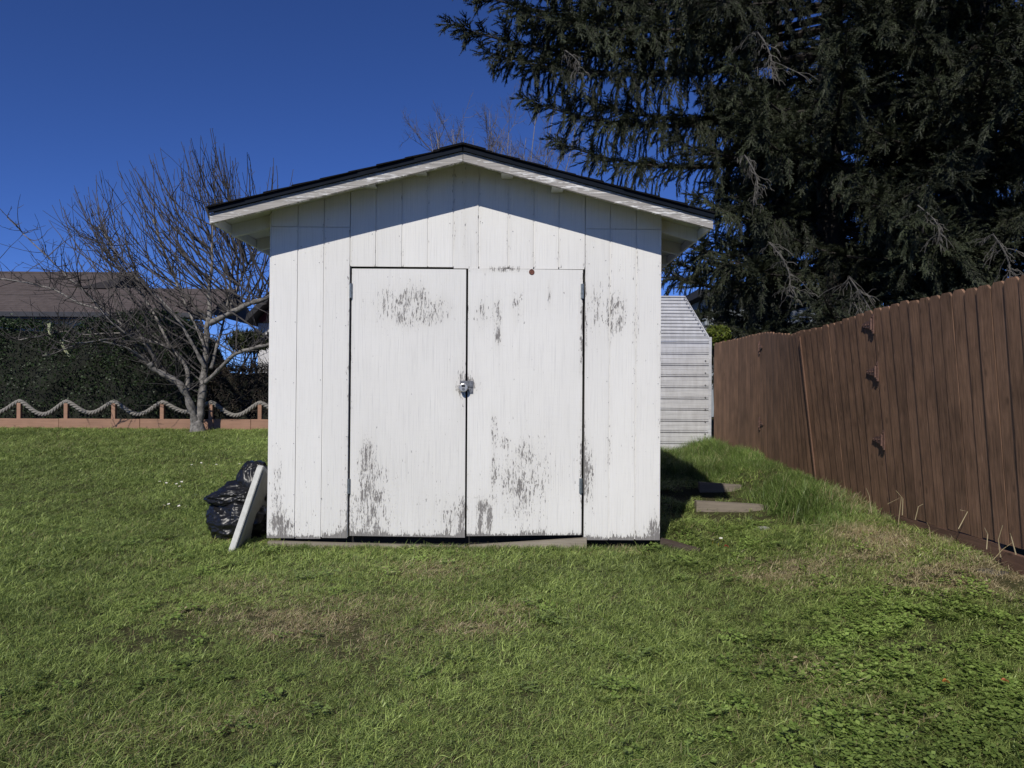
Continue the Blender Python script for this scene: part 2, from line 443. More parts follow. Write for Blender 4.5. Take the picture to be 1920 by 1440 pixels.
edges_px = [509.5, 559, 608, 657, 705, 754, 802, 850, 898, 953, 1001, 1048, 1097, 1144, 1193, 1240]
EX = [sx(p) for p in edges_px]
GAP = .004
door_z1 = sz(501.5, 760)
seam_z = sz(426, 585)
def z_bot(x): return at(960 + x * F_PX / YF, 1009, YF).z
for k in range(15):
    x0, x1 = EX[k] + GAP, EX[k + 1] - GAP
    if k == 0: x0 = EX[0]
    if k == 14: x1 = EX[15]
    jit = rng.uniform(-.0012, .0012)
    zt0, zt1 = roofz(x0, DECK), roofz(x1, DECK)
    if k in (0, 1, 2, 12, 13, 14):
        zb0 = ZB + rng.uniform(-.004, .004)
        b = MB()
        xb0 = x0 - (.018 if k == 0 else .004 if k in (1, 2) else 0.0)
        xb1 = x1 - (.006 if k in (0, 1) else .003 if k == 2 else 0)
        slab_front(b, xb0, xb1, x0, x1, zb0, seam_z - .002, seam_z - .002, YF + jit, YF + .014, zb0)
        b.build("siding_board", MAT['paint'], shed)
        b = MB()
        slab_front(b, x0, x1, x0, x1, seam_z + .003, zt0, zt1, YF - .003 + jit, YF + .014, -5)
        b.build("siding_board", MAT['paint'], shed)
    else:
        b = MB()
        xm = pk.x
        zz = door_z1 + (.006 if k < 7 else -.004)
        if x0 < xm < x1:
            slab_front(b, x0, xm - .0005, x0, xm - .0005, zz, zt0, roofz(xm, DECK), YF + jit, YF + .014, -5)
            slab_front(b, xm - .0004, x1, xm - .0004, x1, zz, roofz(xm, DECK), zt1, YF + jit, YF + .014, -5)
        else:
            slab_front(b, x0, x1, x0, x1, zz, zt0, zt1, YF + jit, YF + .014, -5)
        b.build("siding_board", MAT['paint'], shed)
# backing sheet behind the grooves (three pieces round the doorway)
b = MB()
def prism(b, poly, y0, y1):
    n = len(poly)
    v = [(x, y0, z) for x, z in poly] + [(x, y1, z) for x, z in poly]
    b.add(v, [list(range(n)), list(range(2 * n - 1, n - 1, -1))] + [[i, i + n, (i + 1) % n + n, (i + 1) % n] for i in range(n)])
dx0, dx1 = EX[3] + .002, EX[12] - .002
prism(b, [(EX[0] + .006, ZB + .01), (dx0 - .006, ZB + .01), (dx0 - .006, roofz(dx0, DECK)), (EX[0] + .006, roofz(EX[0] + .006, DECK))], YF + .006, YF + .06)
prism(b, [(dx1 + .006, ZB + .01), (EX[15] - .006, ZB + .01), (EX[15] - .006, roofz(EX[15], DECK)), (dx1 + .006, roofz(dx1, DECK))], YF + .006, YF + .06)
prism(b, [(dx0 - .004, door_z1 + .012), (dx1 + .004, door_z1 + .012), (dx1 + .004, roofz(dx1, DECK) - .002), (pk.x, roofz(pk.x, DECK) - .002), (dx0 - .004, roofz(dx0, DECK) - .002)], YF + .006, YF + .06)
b.build("front_wall", MAT['paint'], shed)
# side and rear walls
for name, xa, xb in (("side_wall", EX[0] + .004, EX[0] + .05), ("side_wall", EX[15] - .05, EX[15] - .004)):
    b = MB(); xx = xa if xa < 0 else xb
    b.box(xa, xb, YF + .062, YF + SHED_D, ZB, roofz(xx, DECK) - .003); b.build(name, MAT['paint'], shed)
b = MB(); prism(b, [(EX[0] + .06, ZB), (EX[15] - .06, ZB), (EX[15] - .06, roofz(EX[15], DECK) - .03), (pk.x, roofz(pk.x, DECK) - .03), (EX[0] + .06, roofz(EX[0], DECK) - .03)], YF + SHED_D - .05, YF + SHED_D)
b.build("rear_wall", MAT['paint'], shed)
# corner trim on the left edge
b = MB(); b.box(EX[0] - .016, EX[0] - .003, YF + .004, YF + .09, ZB + .01, roofz(EX[0], DECK) - .01, .002); b.build("corner_trim", MAT['paint'], shed)
# floor frame and panel behind the doors, black standing in for interior shade
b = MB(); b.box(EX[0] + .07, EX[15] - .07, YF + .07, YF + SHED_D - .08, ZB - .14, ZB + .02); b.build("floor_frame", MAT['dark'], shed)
b = MB(); b.box(dx0 - .05, dx1 + .05, YF + .075, YF + .095, ZB + .03, door_z1 + .08); b.build("interior_shade_panel", MAT['dark'], shed)

# doors
def make_door(x0t, x1t, x0b, x1b, zt0, zt1, zb0, zb1, y0):
    b = MB()
    slab_front(b, x0b, x1b, x0t, x1t, zb0, zt0, zt1, y0, y0 + .02, min(zb0, zb1), step=.02, z0r=zb1)
    return b.build("door", MAT['ply'], shed)
YD = YF - .004
pt = lambda px, py: at(px, py, YD)
dl = make_door(pt(660, 505).x, pt(874, 505).x, pt(655, 1004).x, pt(871.5, 1004).x, pt(660, 503.5).z, pt(874, 505).z, pt(655, 1004.5).z, pt(871, 1008).z, YD)
dr = make_door(pt(878, 505).x, pt(1093, 505).x, pt(875, 1004).x, pt(1090, 1004).x, pt(878, 503.5).z, pt(1090, 506.0).z, pt(875, 1005).z, pt(1087, 1003).z, YD - .003)
dl["label"] = "left door leaf, peeling most at its upper middle and lower left corner"
dr["label"] = "right door leaf with long vertical chips and a rusty spot at its top edge"
for d, px, py in ((dl, 657.5, 545), (dl, 653.5, 912), (dr, 1092, 546), (dr, 1089, 911)):
    b = MB(); c = at(px, py, YD - .012); h = .058
    for k in range(3):
        z0 = c.z - h + k * (2 * h / 3); b.cyl((c.x, c.y, z0 + .001), (c.x, c.y, z0 + 2 * h / 3 - .001), .0085, 10)
    b.box(c.x - .012, c.x + .012, c.y + .004, c.y + .009, c.z - h, c.z + h)
    b.build("hinge", MAT['galv'], d)
b = MB(); c = at(997, 510, YD - .006)
b.tube([(c.x, c.y - .002, c.z), (c.x, c.y + .006, c.z)], [.021, .023], 14); b.build("rusty_disc", MAT['rust'], dr)
# hasp on the right door
b = MB()
p0, p1 = at(863, 714, YD - .010), at(887, 726, YD - .010)
b.box(p0.x, p1.x, p0.y, p0.y + .004, p1.z, p0.z, .0012)
p2, p3 = at(879, 727, YD - .006), at(887, 738, YD - .006)
b.box(p2.x, p3.x, p2.y - .003, p2.y + .003, p3.z, p2.z, .001)
for q in ((867, 717), (883, 717), (883, 723)):
    c = at(*q, YD - .012); b.cyl((c.x, c.y - .002, c.z), (c.x, c.y + .002, c.z), .004, 8)
c = at(870, 722, YD - .012); b.tube([(c.x - .012, c.y + .002, c.z), (c.x - .012, c.y - .016, c.z), (c.x, c.y - .022, c.z), (c.x + .012, c.y - .016, c.z), (c.x + .012, c.y + .002, c.z)], .004, 8)
b.build("hasp", MAT['steel'], dr)
# nail heads
b = MB()
def nails(px, py0, py1, n):
    for k in range(n):
        c = at(px + rng.uniform(-2, 2), py0 + (py1 - py0) * (k + .5) / n + rng.uniform(-8, 8), YF)
        b.cyl((c.x, YF - .0035, c.z), (c.x, YF + .004, c.z), .0031, 6)
for px in (517, 552, 600, 650, 1103, 1137, 1187, 1233): nails(px, 440, 990, 5)
for px in (565, 615, 700, 750, 845, 905, 960, 1040, 1090): nails(px, 350 + abs(px - 868) * .25, 490, 1)
props(b.build("nail_heads", MAT['steel'], shed), kind="stuff")

# barge boards
def barge(xa, xb, mat, name="barge_board"):
    b = MB(); n = 70
    u = np.linspace(0, 1, n); X = xa + (xb - xa) * u
    Zl = np.array([roofz(x) for x in X])
    rows = []
    for vv in np.linspace(0, 1, 5): rows.append(np.stack([X, np.full(n, YB), Zl + FH * vv], -1))
    P = np.concatenate(rows)
    i = np.arange(4)[:, None] * n + np.arange(n - 1)[None, :]
    q = np.stack([i, i + 1, i + n + 1, i + n], -1).reshape(-1, 4)
    w = np.clip(.25 * wob(P[:, 0], P[:, 2] * 8, 3.0, 2) + .12 * wob(P[:, 0], P[:, 2] * 20, 9.0, 6), -.4, .5)
    b.add(P, q, w + .001)
    Bk = np.concatenate([np.stack([X, np.full(n, YB + .036), Zl + FH * vv], -1) for vv in (0, 1)])
    i = np.arange(n - 1)
    b.add(np.concatenate([rows[0], rows[-1], Bk]), np.concatenate([
        np.stack([i, i + 2 * n, i + 2 * n + 1, i + 1], -1), np.stack([i + n, i + n + 1, i + 3 * n + 1, i + 3 * n], -1),
        np.stack([i + 2 * n, i + 3 * n, i + 3 * n + 1, i + 2 * n + 1], -1), np.array([[0, n, 3 * n, 2 * n], [n - 1, 3 * n - 1, 4 * n - 1, 2 * n - 1]])]))
    return b.build(name, mat, shed)
barge(EAVE_L, pk.x - .002, MAT['fascia_l'])
barge(pk.x + .002, EAVE_R, MAT['fascia_r'])
# roof slabs
def slope_strip(b, xa, xb, o0, o1, y0, y1):
    prism(b, [(xa, roofz(xa, o0)), (xb, roofz(xb, o0)), (xb, roofz(xb, o1)), (xa, roofz(xa, o1))], y0, y1)
for xa, xb in ((EAVE_L + .002, pk.x - .001), (pk.x + .001, EAVE_R - .002)):
    b = MB(); slope_strip(b, xa, xb, DECK, DECK + .012, YB + .037, YF + SHED_D + .25); b.build("roof_deck", MAT['soffit'], shed)
    b = MB(); slope_strip(b, xa - .006, xb + .006, DECK + .010, DECK + .042, YB - .018, YB + .0)
    slope_strip(b, xa - .006, xb + .006, DECK + .006, DECK + .010, YB - .024, YB - .012)
    b.build("drip_flashing", MAT['flash'], shed)
    left = xa < pk.x - .1
    n = 9
    for k in range(n):
        ua, ub = k / n, (k + 1.25) / n
        x_a = (EAVE_L - .012 + ua * (pk.x - EAVE_L)) if left else (EAVE_R + .012 - ua * (EAVE_R - pk.x))
        x_b = (min(pk.x, EAVE_L + ub * (pk.x - EAVE_L))) if left else (max(pk.x, EAVE_R - ub * (EAVE_R - pk.x)))
        t0 = DECK + .042; th = .013 + rng.uniform(-.003, .004)
        poly = [(x_a, roofz(x_a, t0)), (x_b, roofz(x_b, t0)), (x_b, roofz(x_b, t0 + .005)), (x_a, roofz(x_a, t0 + th + .002))]
        b = MB(); prism(b, poly, YB - .032 + rng.uniform(-.006, .006), YF + SHED_D + .27); b.build("shingle_course", MAT['shingle'], shed)
b = MB(); prism(b, [(pk.x - .17, roofz(pk.x - .17, DECK + .046)), (pk.x, roofz(pk.x, DECK + .046)), (pk.x + .17, roofz(pk.x + .17, DECK + .046)), (pk.x + .17, roofz(pk.x + .17, DECK + .063)), (pk.x, roofz(pk.x, DECK + .062)), (pk.x - .17, roofz(pk.x - .17, DECK + .063))], YB - .036, YF + SHED_D + .27)
b.build("ridge_cap", MAT['shingle'], shed)
# eave boards, rafter tails, lookouts
for s, ex, wx in ((-1, EAVE_L, EX[0]), (1, EAVE_R, EX[15])):
    b = MB(); x0, x1 = sorted((ex, ex - s * .022)); zb_ = roofz(ex)
    b.box(x0, x1, YB + .037, YF + SHED_D + .25, zb_ + .002, zb_ + DECK, .002); b.build("eave_board", MAT['paint'], shed)
    for yy in (YF + .08, YF + .68, YF + 1.28, YF + 1.9, YF + 2.5, YF + 3.1):
        b = MB(); xa, xb = sorted((ex - s * .024, wx + s * .002))
        prism(b, [(xa, roofz(xa, DECK - .10)), (xb, roofz(xb, DECK - .10)), (xb, roofz(xb, DECK - .001)), (xa, roofz(xa, DECK - .001))], yy, yy + .038)
        b.build("rafter_tail", MAT['paint'], shed)
for px, py in ((695, 345), (790, 322), (951, 327), (1045, 353)):
    c = at(px, py, YF - .05)
    b = MB(); zt = roofz(c.x, DECK - .002); b.box(c.x - .046, c.x + .046, YB + .038, YF - .004, c.z - .024, zt - .012, .004)
    b.build("lookout", MAT['paint'], shed)
# bleached skirt boards under the doors
for pa, pb in (((502, 1015), (872, 1025)), ((880, 1023), (1100, 1009))):
    a, c = at(*pa, YF - .01), at(*pb, YF - .01)
    b = MB(); prism(b, [(a.x, a.z - .12), (c.x, c.z - .12), (c.x, c.z), (a.x, a.z)], YF - .012, YF + .03)
    b.build("skirt_board", MAT['plinth'], shed)

# padlock hanging from the hasp
c = at(869, 727, YD - .045)
lock = thing("padlock", c, "round shiny disc padlock hanging on the hasp between the shed doors", "padlock")
b = MB(); b.tube([(c.x, c.y - .013, c.z), (c.x, c.y - .011, c.z), (c.x, c.y + .011, c.z), (c.x, c.y + .013, c.z)], [.028, .033, .033, .028], 28); b.build("lock_body", MAT['chrome'], lock)
b = MB(); b.box(c.x - .013, c.x + .013, c.y - .0155, c.y - .012, c.z + .005, c.z + .022, .002); b.build("shackle_slot", MAT['black'], lock)
b = MB(); b.tube([(c.x, c.y - .0165, c.z - .010), (c.x, c.y - .012, c.z - .010)], [.010, .012], 12); b.build("keyway", MAT['steel'], lock)
b = MB(); b.tube([(c.x - .016, c.y, c.z + .024), (c.x, c.y + .004, c.z + .030), (c.x + .016, c.y, c.z + .024)], .005, 8); b.build("shackle", MAT['steel'], lock)

# ------------------------------------------------------------------ brown board fence and double gate along the right
MAT['fence'] = wood_mat("brown_stained_fence", (.195, .112, .068), 'z', var=.65, wear=.20, wearcol=(.32, .22, .17))
MAT['kick'] = wood_mat("brown_stained_kickboard", (.15, .085, .056), 'y', var=.35)
MAT['hinge'] = simple("rusty_brown_hinge", (.13, .07, .052), .65, .1, var=.4, scale=50)
FX = 3.27
def fence_lean(y):
    return float(np.interp(y, [4, 5, 6.5, 8.24, 8.27, 9.2, 10.1, 12.5], [.13, .13, .165, .20, .185, .10, .015, .0]))
def fence_top(y):
    return float(np.interp(y, [4, 6.4, 7.6, 8.5, 8.9, 9.6, 10.1, 12.5], [1.925, 1.925, 1.86, 1.845, 1.87, 1.94, 1.975, 1.975]))
def fence_bot(y):
    return float(np.interp(y, [4, 5.2, 7.0, 8.2, 10, 12.5], [.215, .195, .15, .13, .15, .24]))
def fence_board(parent, y0, y1, tilt_end=None):
    t = .018; ear = .03
    xo = rng.uniform(-.003, .003); tw = -.0028 + rng.uniform(-.0022, .0022)
    ym = (y0 + y1) / 2; zt = fence_top(ym) + rng.uniform(-.008, .008); zb = fence_bot(ym) + rng.uniform(-.01, .01)
    poly = [(y0, zb), (y1, zb), (y1, zt - ear), (y1 - ear, zt), (y0 + ear, zt), (y0, zt - ear)]
    V = []
    for dxx in (0, t):
        for yy, zz in poly:
            fl = fence_lean(yy) if tilt_end is None else tilt_end
            x = FX + xo + dxx - fl * (zz - zb) / (zt - zb) + tw * (1 if yy > ym else -1)
            V.append((x, yy, zz))
    n = 6
    b = MB(); b.add(V, [list(range(n)), list(range(2 * n - 1, n - 1, -1))] + [[i, i + n, (i + 1) % n + n, (i + 1) % n] for i in range(n)])
    o = b.build("board", MAT['fence'], parent); return o
def fence_rail(parent, y0, y1, z):
    b = MB(); n = 8; pts = []
    V = []
    for k in range(n + 1):
        y = y0 + (y1 - y0) * k / n; zz = z * fence_top(y) / 1.925
        x = FX + .028 - fence_lean(y) * (zz - fence_bot(y)) / (fence_top(y) - fence_bot(y))
        V += [(x, y, zz - .045), (x + .04, y, zz - .045), (x + .04, y, zz + .045), (x, y, zz + .045)]
    q = []
    for k in range(n):
        for j in range(4): q.append([4 * k + j, 4 * k + (j + 1) % 4, 4 * k + 4 + (j + 1) % 4, 4 * k + 4 + j])
    b.add(V, q + [[0, 1, 2, 3], [4 * n, 4 * n + 1, 4 * n + 2, 4 * n + 3]]); b.build("rail", MAT['fence'], parent)
SECT = [("fence", 2.2, 6.63, "brown stained board fence section nearest the camera with a kickboard below", "fence", "brown fence sections"),
        ("gate", 6.65, 8.24, "leaning brown board gate leaf hung on three strap hinges from the near fence", "gate", "brown gate leaves"),
        ("gate", 8.27, 10.10, "twisted brown gate leaf farther from the camera, hinged on the far fence", "gate", "brown gate leaves"),
        ("fence", 10.12, 12.45, "far end of the brown board fence meeting the grey metal shed", "fence", "brown fence sections")]
FEN = []
for nm, ya, yb, lab, cat, grp in SECT:
    th = thing(nm, (FX, (ya + yb) / 2, 0.0), lab, cat, grp); FEN.append(th)
    nb = max(1, round((yb - ya) / .142)); w = (yb - ya) / nb
    for k in range(nb):
        fence_board(th, ya + k * w + .001, ya + (k + 1) * w - rng.uniform(.006, .011))
    for z in (.45, 1.1, 1.7): fence_rail(th, ya + .01, yb - .01, z)
    if yb == 8.24:      # the closing strip where the two leaves meet, standing proud
        b = MB(); V = []
        for z in (fence_bot(8.2) - .03, fence_top(8.2) - .06):
            x = FX - .018 - fence_lean(8.2) * (z - fence_bot(8.2)) / (fence_top(8.2) - fence_bot(8.2))
            V += [(x + .002, 8.20, z), (x + .016, 8.20, z), (x + .016, 8.228, z), (x + .002, 8.228, z)]
        b.add(V, [[3, 2, 1, 0], [4, 5, 6, 7], [0, 1, 5, 4], [1, 2, 6, 5], [2, 3, 7, 6], [3, 0, 4, 7]]); b.build("closing_strip", MAT['kick'], th)
for k, ys_ in ((0, (2.22, 6.60)), (3, (10.16, 12.42))):
    for y in ys_:
        b = MB(); b.box(FX + .072, FX + .16, y - .045, y + .045, -.2, fence_top(y) - .03, .004); b.build("post", MAT['fence'], FEN[k])
for y0, y1, zt, zb, xo in ((5.16, 6.95, None, None, -.004), (2.2, 5.10, .19, -.02, -.055)):
    b = MB(); V = []
    za, zc = (fence_bot(y0) - .006, fence_bot(y1) - .004) if zt is None else (zt, zt - .02)
    for y, z in ((y0, za), (y1, zc)):
        V += [(FX + xo, y, -.1), (FX + xo + .038, y, -.1), (FX + xo + .038, y, z), (FX + xo, y, z)]
    b.add(V, [[0, 1, 2, 3], [7, 6, 5, 4], [0, 4, 5, 1], [1, 5, 6, 2], [2, 6, 7, 3], [3, 7, 4, 0]]); b.build("kickboard", MAT['kick'], FEN[0])
def strap_hinge(parent, y, z, d, L=.17, vert=True):
    """plate on the post side, a knuckle, and a tapered strap along the gate (d = +1 away from camera)"""
    fr = (z - fence_bot(y)) / (fence_top(y) - fence_bot(y))
    x = FX - fence_lean(y) * fr - .007
    b = MB()
    b.box(x - .006, x + .006, y - .018 * d - .016, y - .018 * d + .016, z - .085, z + .085, .002)
    b.cyl((x - .009, y, z - .05), (x - .009, y, z + .05), .011, 10)
    sh = -(fence_lean(y + d * L) - fence_lean(y)) * fr
    V = [(x - .006, y + d * .008, z - .04), (x - .006, y + d * .008, z + .04), (x - .006 + sh, y + d * L, z + .014), (x - .006 + sh, y + d * L, z - .014)]
    V += [(q[0] + .008, q[1], q[2]) for q in V]
    b.add(V, [[0, 1, 2, 3], [7, 6, 5, 4], [0, 4, 5, 1], [1, 5, 6, 2], [2, 6, 7, 3], [3, 7, 4, 0]])
    for u in (.3, .6, .9):
        b.cyl((x - .013 + sh * u, y + d * L * u, z), (x + sh * u, y + d * L * u, z), .007, 8)
    for dz in (-.06, .06): b.cyl((x - .012, y - .018 * d, z + dz), (x, y - .018 * d, z + dz), .007, 8)
    b.build("hinge", MAT['hinge'], parent)
for z in (1.79, 1.38, .79): strap_hinge(FEN[1], 6.64, z, 1)
for z in (1.78, .78): strap_hinge(FEN[2], 10.1, z, -1, .14)

# ------------------------------------------------------------------ grey corrugated metal shed at the end of the fence
def metal_shed():
    m, nt, p = new_mat("weathered_corrugated_steel")
    c = coords(nt, (1.2, 1, 26)); n = noi(nt, c, 1, 4, .6); n2 = noi(nt, coords(nt, (14, 1, 3)), 1, 4, .6)
    col = mixc(nt, .4, ramp(nt, n, [(.3, (.36, .36, .37)), (.65, (.64, .64, .64))]), ramp(nt, n2, [(.3, (.40, .39, .38)), (.65, (.66, .66, .66))]))
    nt.links.new(col, p.inputs['Base Color']); p.inputs['Roughness'].default_value = .55; p.inputs['Metallic'].default_value = .25
    Y = 12.62
    xr = at(1332.5, 700, Y).x; xl = .55; zb = .0
    z_e = at(1300, 632, Y).z; z_t = at(1260, 557, Y).z; xt = at(1284, 557, Y).x; xs_ = at(1327, 632, Y).x
    th = thing("metal_shed", ((xl + xr) / 2, Y, zb), "grey corrugated metal shed with sloping roof edge behind the white shed", "shed")
    def strip(z0, z1, prof, xr0, xr1, name="wall_sheet"):
        b = MB(); V = []
        for f, dy in prof:
            z = z0 + (z1 - z0) * f; x1 = xr0 + (xr1 - xr0) * f
            V += [(xl, Y + dy, z), (x1, Y + dy, z)]
        q = [[2 * k, 2 * k + 1, 2 * k + 3, 2 * k + 2] for k in range(len(prof) - 1)]
        b.add(V, q); o = b.build(name, m, th); return o
    n = 11; h = (z_e - .07 - zb) / n
    prof = [(0, 0.004), (.03, -.008), (.40, -.008), (.43, -.003), (.46, -.008), (.78, -.008), (.80, .012), (.86, .012), (.88, -.010), (.95, -.010), (.97, .004), (1, .004)]
    for k in range(n): strip(zb + k * h, zb + (k + 1) * h, prof, xr, xr)
    strip(z_e - .07, z_e, [(0, -.012), (.5, -.012), (.52, .0), (.9, -.01), (1, -.01)], xr, xr, "header_trim")
    n = 12; h = (z_t - z_e) / n
    for k in range(n):
        f0, f1 = k / n, (k + 1) / n
        strip(z_e + h * k, z_e + h * (k + 1), [(0, .004), (.12, -.008), (.45, -.008), (.55, .008), (.9, .008), (1, .004)], xs_ + (xt - xs_) * f0, xs_ + (xt - xs_) * f1)
    b = MB(); b.box(xr - .035, xr + .012, Y - .018, Y + .03, zb, z_e - .0, .003); b.build("corner_trim", m, th)
    b = MB(); b.box(xr - .02, xr, Y + .032, Y + 2.2, zb, z_e); b.build("side_wall", m, th)
    b = MB(); prism(b, [(xs_ + .01, z_e), (xt + .01, z_t), (xt + .01, z_t + .02), (xs_ + .03, z_e + .01)], Y + .016, Y + 2.2)
    prism(b, [(xl, z_t + .002), (xt + .009, z_t + .002), (xt + .009, z_t + .02), (xl, z_t + .02)], Y - .01, Y + 2.2)
    b.build("roof", m, th)
    b = MB()
    for k in range(10):
        f = (k + .5) / 10; x = xs_ + (xt - xs_) * f - .03; z = z_e + (z_t - z_e) * f
        b.cyl((x, Y - .016, z), (x, Y, z), .012, 6)
    for k in range(8): b.cyl((xr - .09, Y - .022, zb + .3 + k * .2), (xr - .09, Y - .006, zb + .3 + k * .2), .012, 6)
    props(b.build("bolts", MAT['steel'], th), kind="stuff")
metal_shed()

# ------------------------------------------------------------------ timber steps and small things by the shed's right side
MAT['step'] = wood_mat("grey_step_timber", (.20, .17, .135), 'x', var=.3, knots=False)
MAT['edging'] = wood_mat("dark_edging_timber", (.075, .055, .042), 'x', var=.35, knots=False)
MAT['stone'] = simple("pale_grey_stone", (.33, .32, .31), .9, var=.35, scale=25, bmp=.6)
for (pa, pb, Y, lab) in (((1306, 940), (1446, 948), 7.85, "lower weathered timber step riser beside the white shed"),
                         ((1312, 905), (1392, 910), 8.75, "upper weathered timber step riser partly in the shed's shadow")):
    a, c = at(*pa, Y), at(*pb, Y)
    th = thing("timber_step", ((a.x + c.x) / 2, Y, a.z - .1), lab, "step", "timber steps beside the shed")
    b = MB(); prism(b, [(a.x, a.z - .2), (c.x, c.z - .2), (c.x, c.z), (a.x, a.z)], Y, Y + .09); b.build("riser", MAT['step'], th)
a = at(1238, 1011, 5.96); c = at(1312, 1031, 5.86)
b = MB(); V = []
for q, w in ((a, 0), (c, 0)):
    V += [(q.x, q.y, q.z - .16), (q.x + .02, q.y + .045, q.z - .16), (q.x + .02, q.y + .045, q.z + .004), (q.x, q.y, q.z)]
b.add(V, [[0, 1, 2, 3], [7, 6, 5, 4], [0, 4, 5, 1], [1, 5, 6, 2], [2, 6, 7, 3], [3, 7, 4, 0]])
props(b.build("edging_board", MAT['edging'], org=(a.x, a.y, a.z - .16)), "dark brown edging board sunk in grass at the shed's right corner", "edging board")
def lump(r, seed, flat=.5):
    bm = bmesh.new(); bmesh.ops.create_icosphere(bm, subdivisions=3, radius=1)
    for v in bm.verts:
        d = 1 + .35 * mnoise.noise(v.co * 1.7 + Vector((seed, 0, 0)))
        v.co = Vector((v.co.x * r * d, v.co.y * r * .7 * d, v.co.z * r * flat * d))
    return bm
c = at(1428, 994, 6.95); b = MB(); b.bm(lump(.12, 3, .4), Matrix.Translation((c.x, c.y, c.z - .02)))
props(b.build("stone", MAT['stone'], smooth=True, org=(c.x, c.y, c.z - .05)), "pale grey stone half buried below the timber steps", "stone")
c = at(1862, 1076, 4.95); b = MB(); b.bm(lump(.13, 9, .3), Matrix.Translation((c.x, c.y, c.z - .01)))
props(b.build("stone", simple("dark_slate", (.06, .06, .065), .8, var=.4, scale=30, bmp=.6), smooth=True, org=(c.x, c.y, c.z - .04)), "dark flat stone at the foot of the fence in dry grass", "stone")

# ------------------------------------------------------------------ folding table top leaning on the shed, black rubbish bags
def leaning_table():
    m = simple("pale_grey_plastic", (.50, .50, .46), .55, var=.12, scale=30)
    m2 = simple("shaded_panel_underside", (.30, .29, .26), .6, var=.15, scale=20)  # darker tone paints in the shade under the leaning panel
    p0 = at(436, 1042, 5.80); p1 = at(494, 872, 6.02)
    p0.z = min(p0.z, gz(p0.x, p0.y) + .01)
    up = (p1 - p0); L = up.length; up.normalize()
    dpt = Vector((-.06, 1, .0)).normalized(); dpt = (dpt - up * dpt.dot(up)).normalized()
    nor = up.cross(dpt).normalized()
    if nor.x > 0: nor = -nor
    th = thing("table_top", p0, "pale grey folding table panel leaning on edge against the shed's left side", "table")
    Wd, t = 1.15, .044
    def slab(s0, s1, w0, w1, n0, n1, r, seg=6):
        bm = bmesh.new(); pts = []
        for (cx, cy, a0) in ((w1 - r, s1 - r, 0), (w0 + r, s1 - r, 90), (w0 + r, s0 + r, 180), (w1 - r, s0 + r, 270)):
            for k in range(seg + 1):
                a = R(a0 + 90 * k / seg); pts.append((cx + r * math.cos(a), cy + r * math.sin(a)))
        vs0 = [bm.verts.new(p0 + dpt * x + up * y + nor * n0) for x, y in pts]
        vs1 = [bm.verts.new(p0 + dpt * x + up * y + nor * n1) for x, y in pts]
        n = len(pts)
        bm.faces.new(vs0[::-1]); bm.faces.new(vs1)
        for i in range(n): bm.faces.new((vs0[i], vs0[(i + 1) % n], vs1[(i + 1) % n], vs1[i]))
        bmesh.ops.recalc_face_normals(bm, faces=bm.faces)
        ed = [e for e in bm.edges if (e.verts[0] in vs0) == (e.verts[1] in vs0)]
        bmesh.ops.bevel(bm, geom=ed, offset=.004, segments=2, affect='EDGES')
        return bm
    b = MB(); b.bm(slab(0, L, 0, Wd, 0, t, .045)); b.build("panel", m, th)
    b = MB(); b.bm(slab(.03, L - .03, .03, Wd - .03, -.010, -.0005, .03)); b.build("underside", m2, th)
leaning_table()

def bag(name, centre, radii, seed, label, squash, n_fold, pose=None):
    m = MAT.get('bag')
    if m is None:
        m, nt, p = new_mat("black_bin_bag_plastic")
        p.inputs['Base Color'].default_value = (.009, .009, .010, 1); p.inputs['Roughness'].default_value = .37
        p.inputs['Specular IOR Level'].default_value = .42
        n = noi(nt, coords(nt, (7, 7, 10)), 1, 2, .45, 1.6); bump(nt, p, n, .3, .02)
        MAT['bag'] = m
    th = thing(name, (centre[0], centre[1], centre[2] - radii[2]), label, "rubbish bag", "black rubbish bags by the shed")
    bm = bmesh.new(); bmesh.ops.create_icosphere(bm, subdivisions=6, radius=1)
    s = Vector((seed * 3.1, seed, -seed))
    for v in bm.verts:
        q = v.co.copy()
        d = 1 + .16 * mnoise.noise(q * 1.5 + s)
        # sharp creases: folded ridges
        r1 = 1 - abs(mnoise.noise(Vector((q.x * 2.2, q.y * 2.2, q.z * 3.6)) + s)) * 2
        r2 = 1 - abs(mnoise.noise(Vector((q.x * 4.5, q.y * 4.5, q.z * 7.0)) + s * 2)) * 2
        r3 = max(0, 1 - abs(mnoise.noise(Vector((q.x * 3.2 + q.z, q.y * 3.2, q.z * 5.0 - q.x)) + s * 3)) * 7)
        d += .075 * r1 + .018 * r2 + .045 * r3
        q = q * d
        if pose: q = pose(q)
        z = q.z * radii[2]
        if squash and z < -radii[2] * .72: z = -radii[2] * .72 + (z + radii[2] * .72) * .15
        v.co = Vector((centre[0] + q.x * radii[0], centre[1] + q.y * radii[1], centre[2] + z))
    b = MB(); b.bm(bm); b.build("bag_body", m, th, smooth=True)
    return th, m
cb = at(441, 985, 6.30)
th, bm_ = bag("rubbish_bag", (cb.x + .02, 6.34, gz(cb.x, 6.3) + .135), (.235, .23, .22), 2, "lower black plastic rubbish bag sitting on the lawn beside the shed", True, 5)
def pose2(q):
    return Vector((q.x * (1.25 if q.x < 0 else 1.0), q.y, q.z * (.75 if q.x < -.4 else 1) + (.15 * q.x)))
ct = at(440, 935, 6.32)
th2, _ = bag("rubbish_bag", (ct.x + .03, 6.36, ct.z + .02), (.205, .20, .115), 7, "upper black rubbish bag slumped over the lower bag with its neck pointing up", False, 5, pose2)
c3 = at(472, 905, 6.34)
bm = bmesh.new(); bmesh.ops.create_icosphere(bm, subdivisions=5, radius=1)
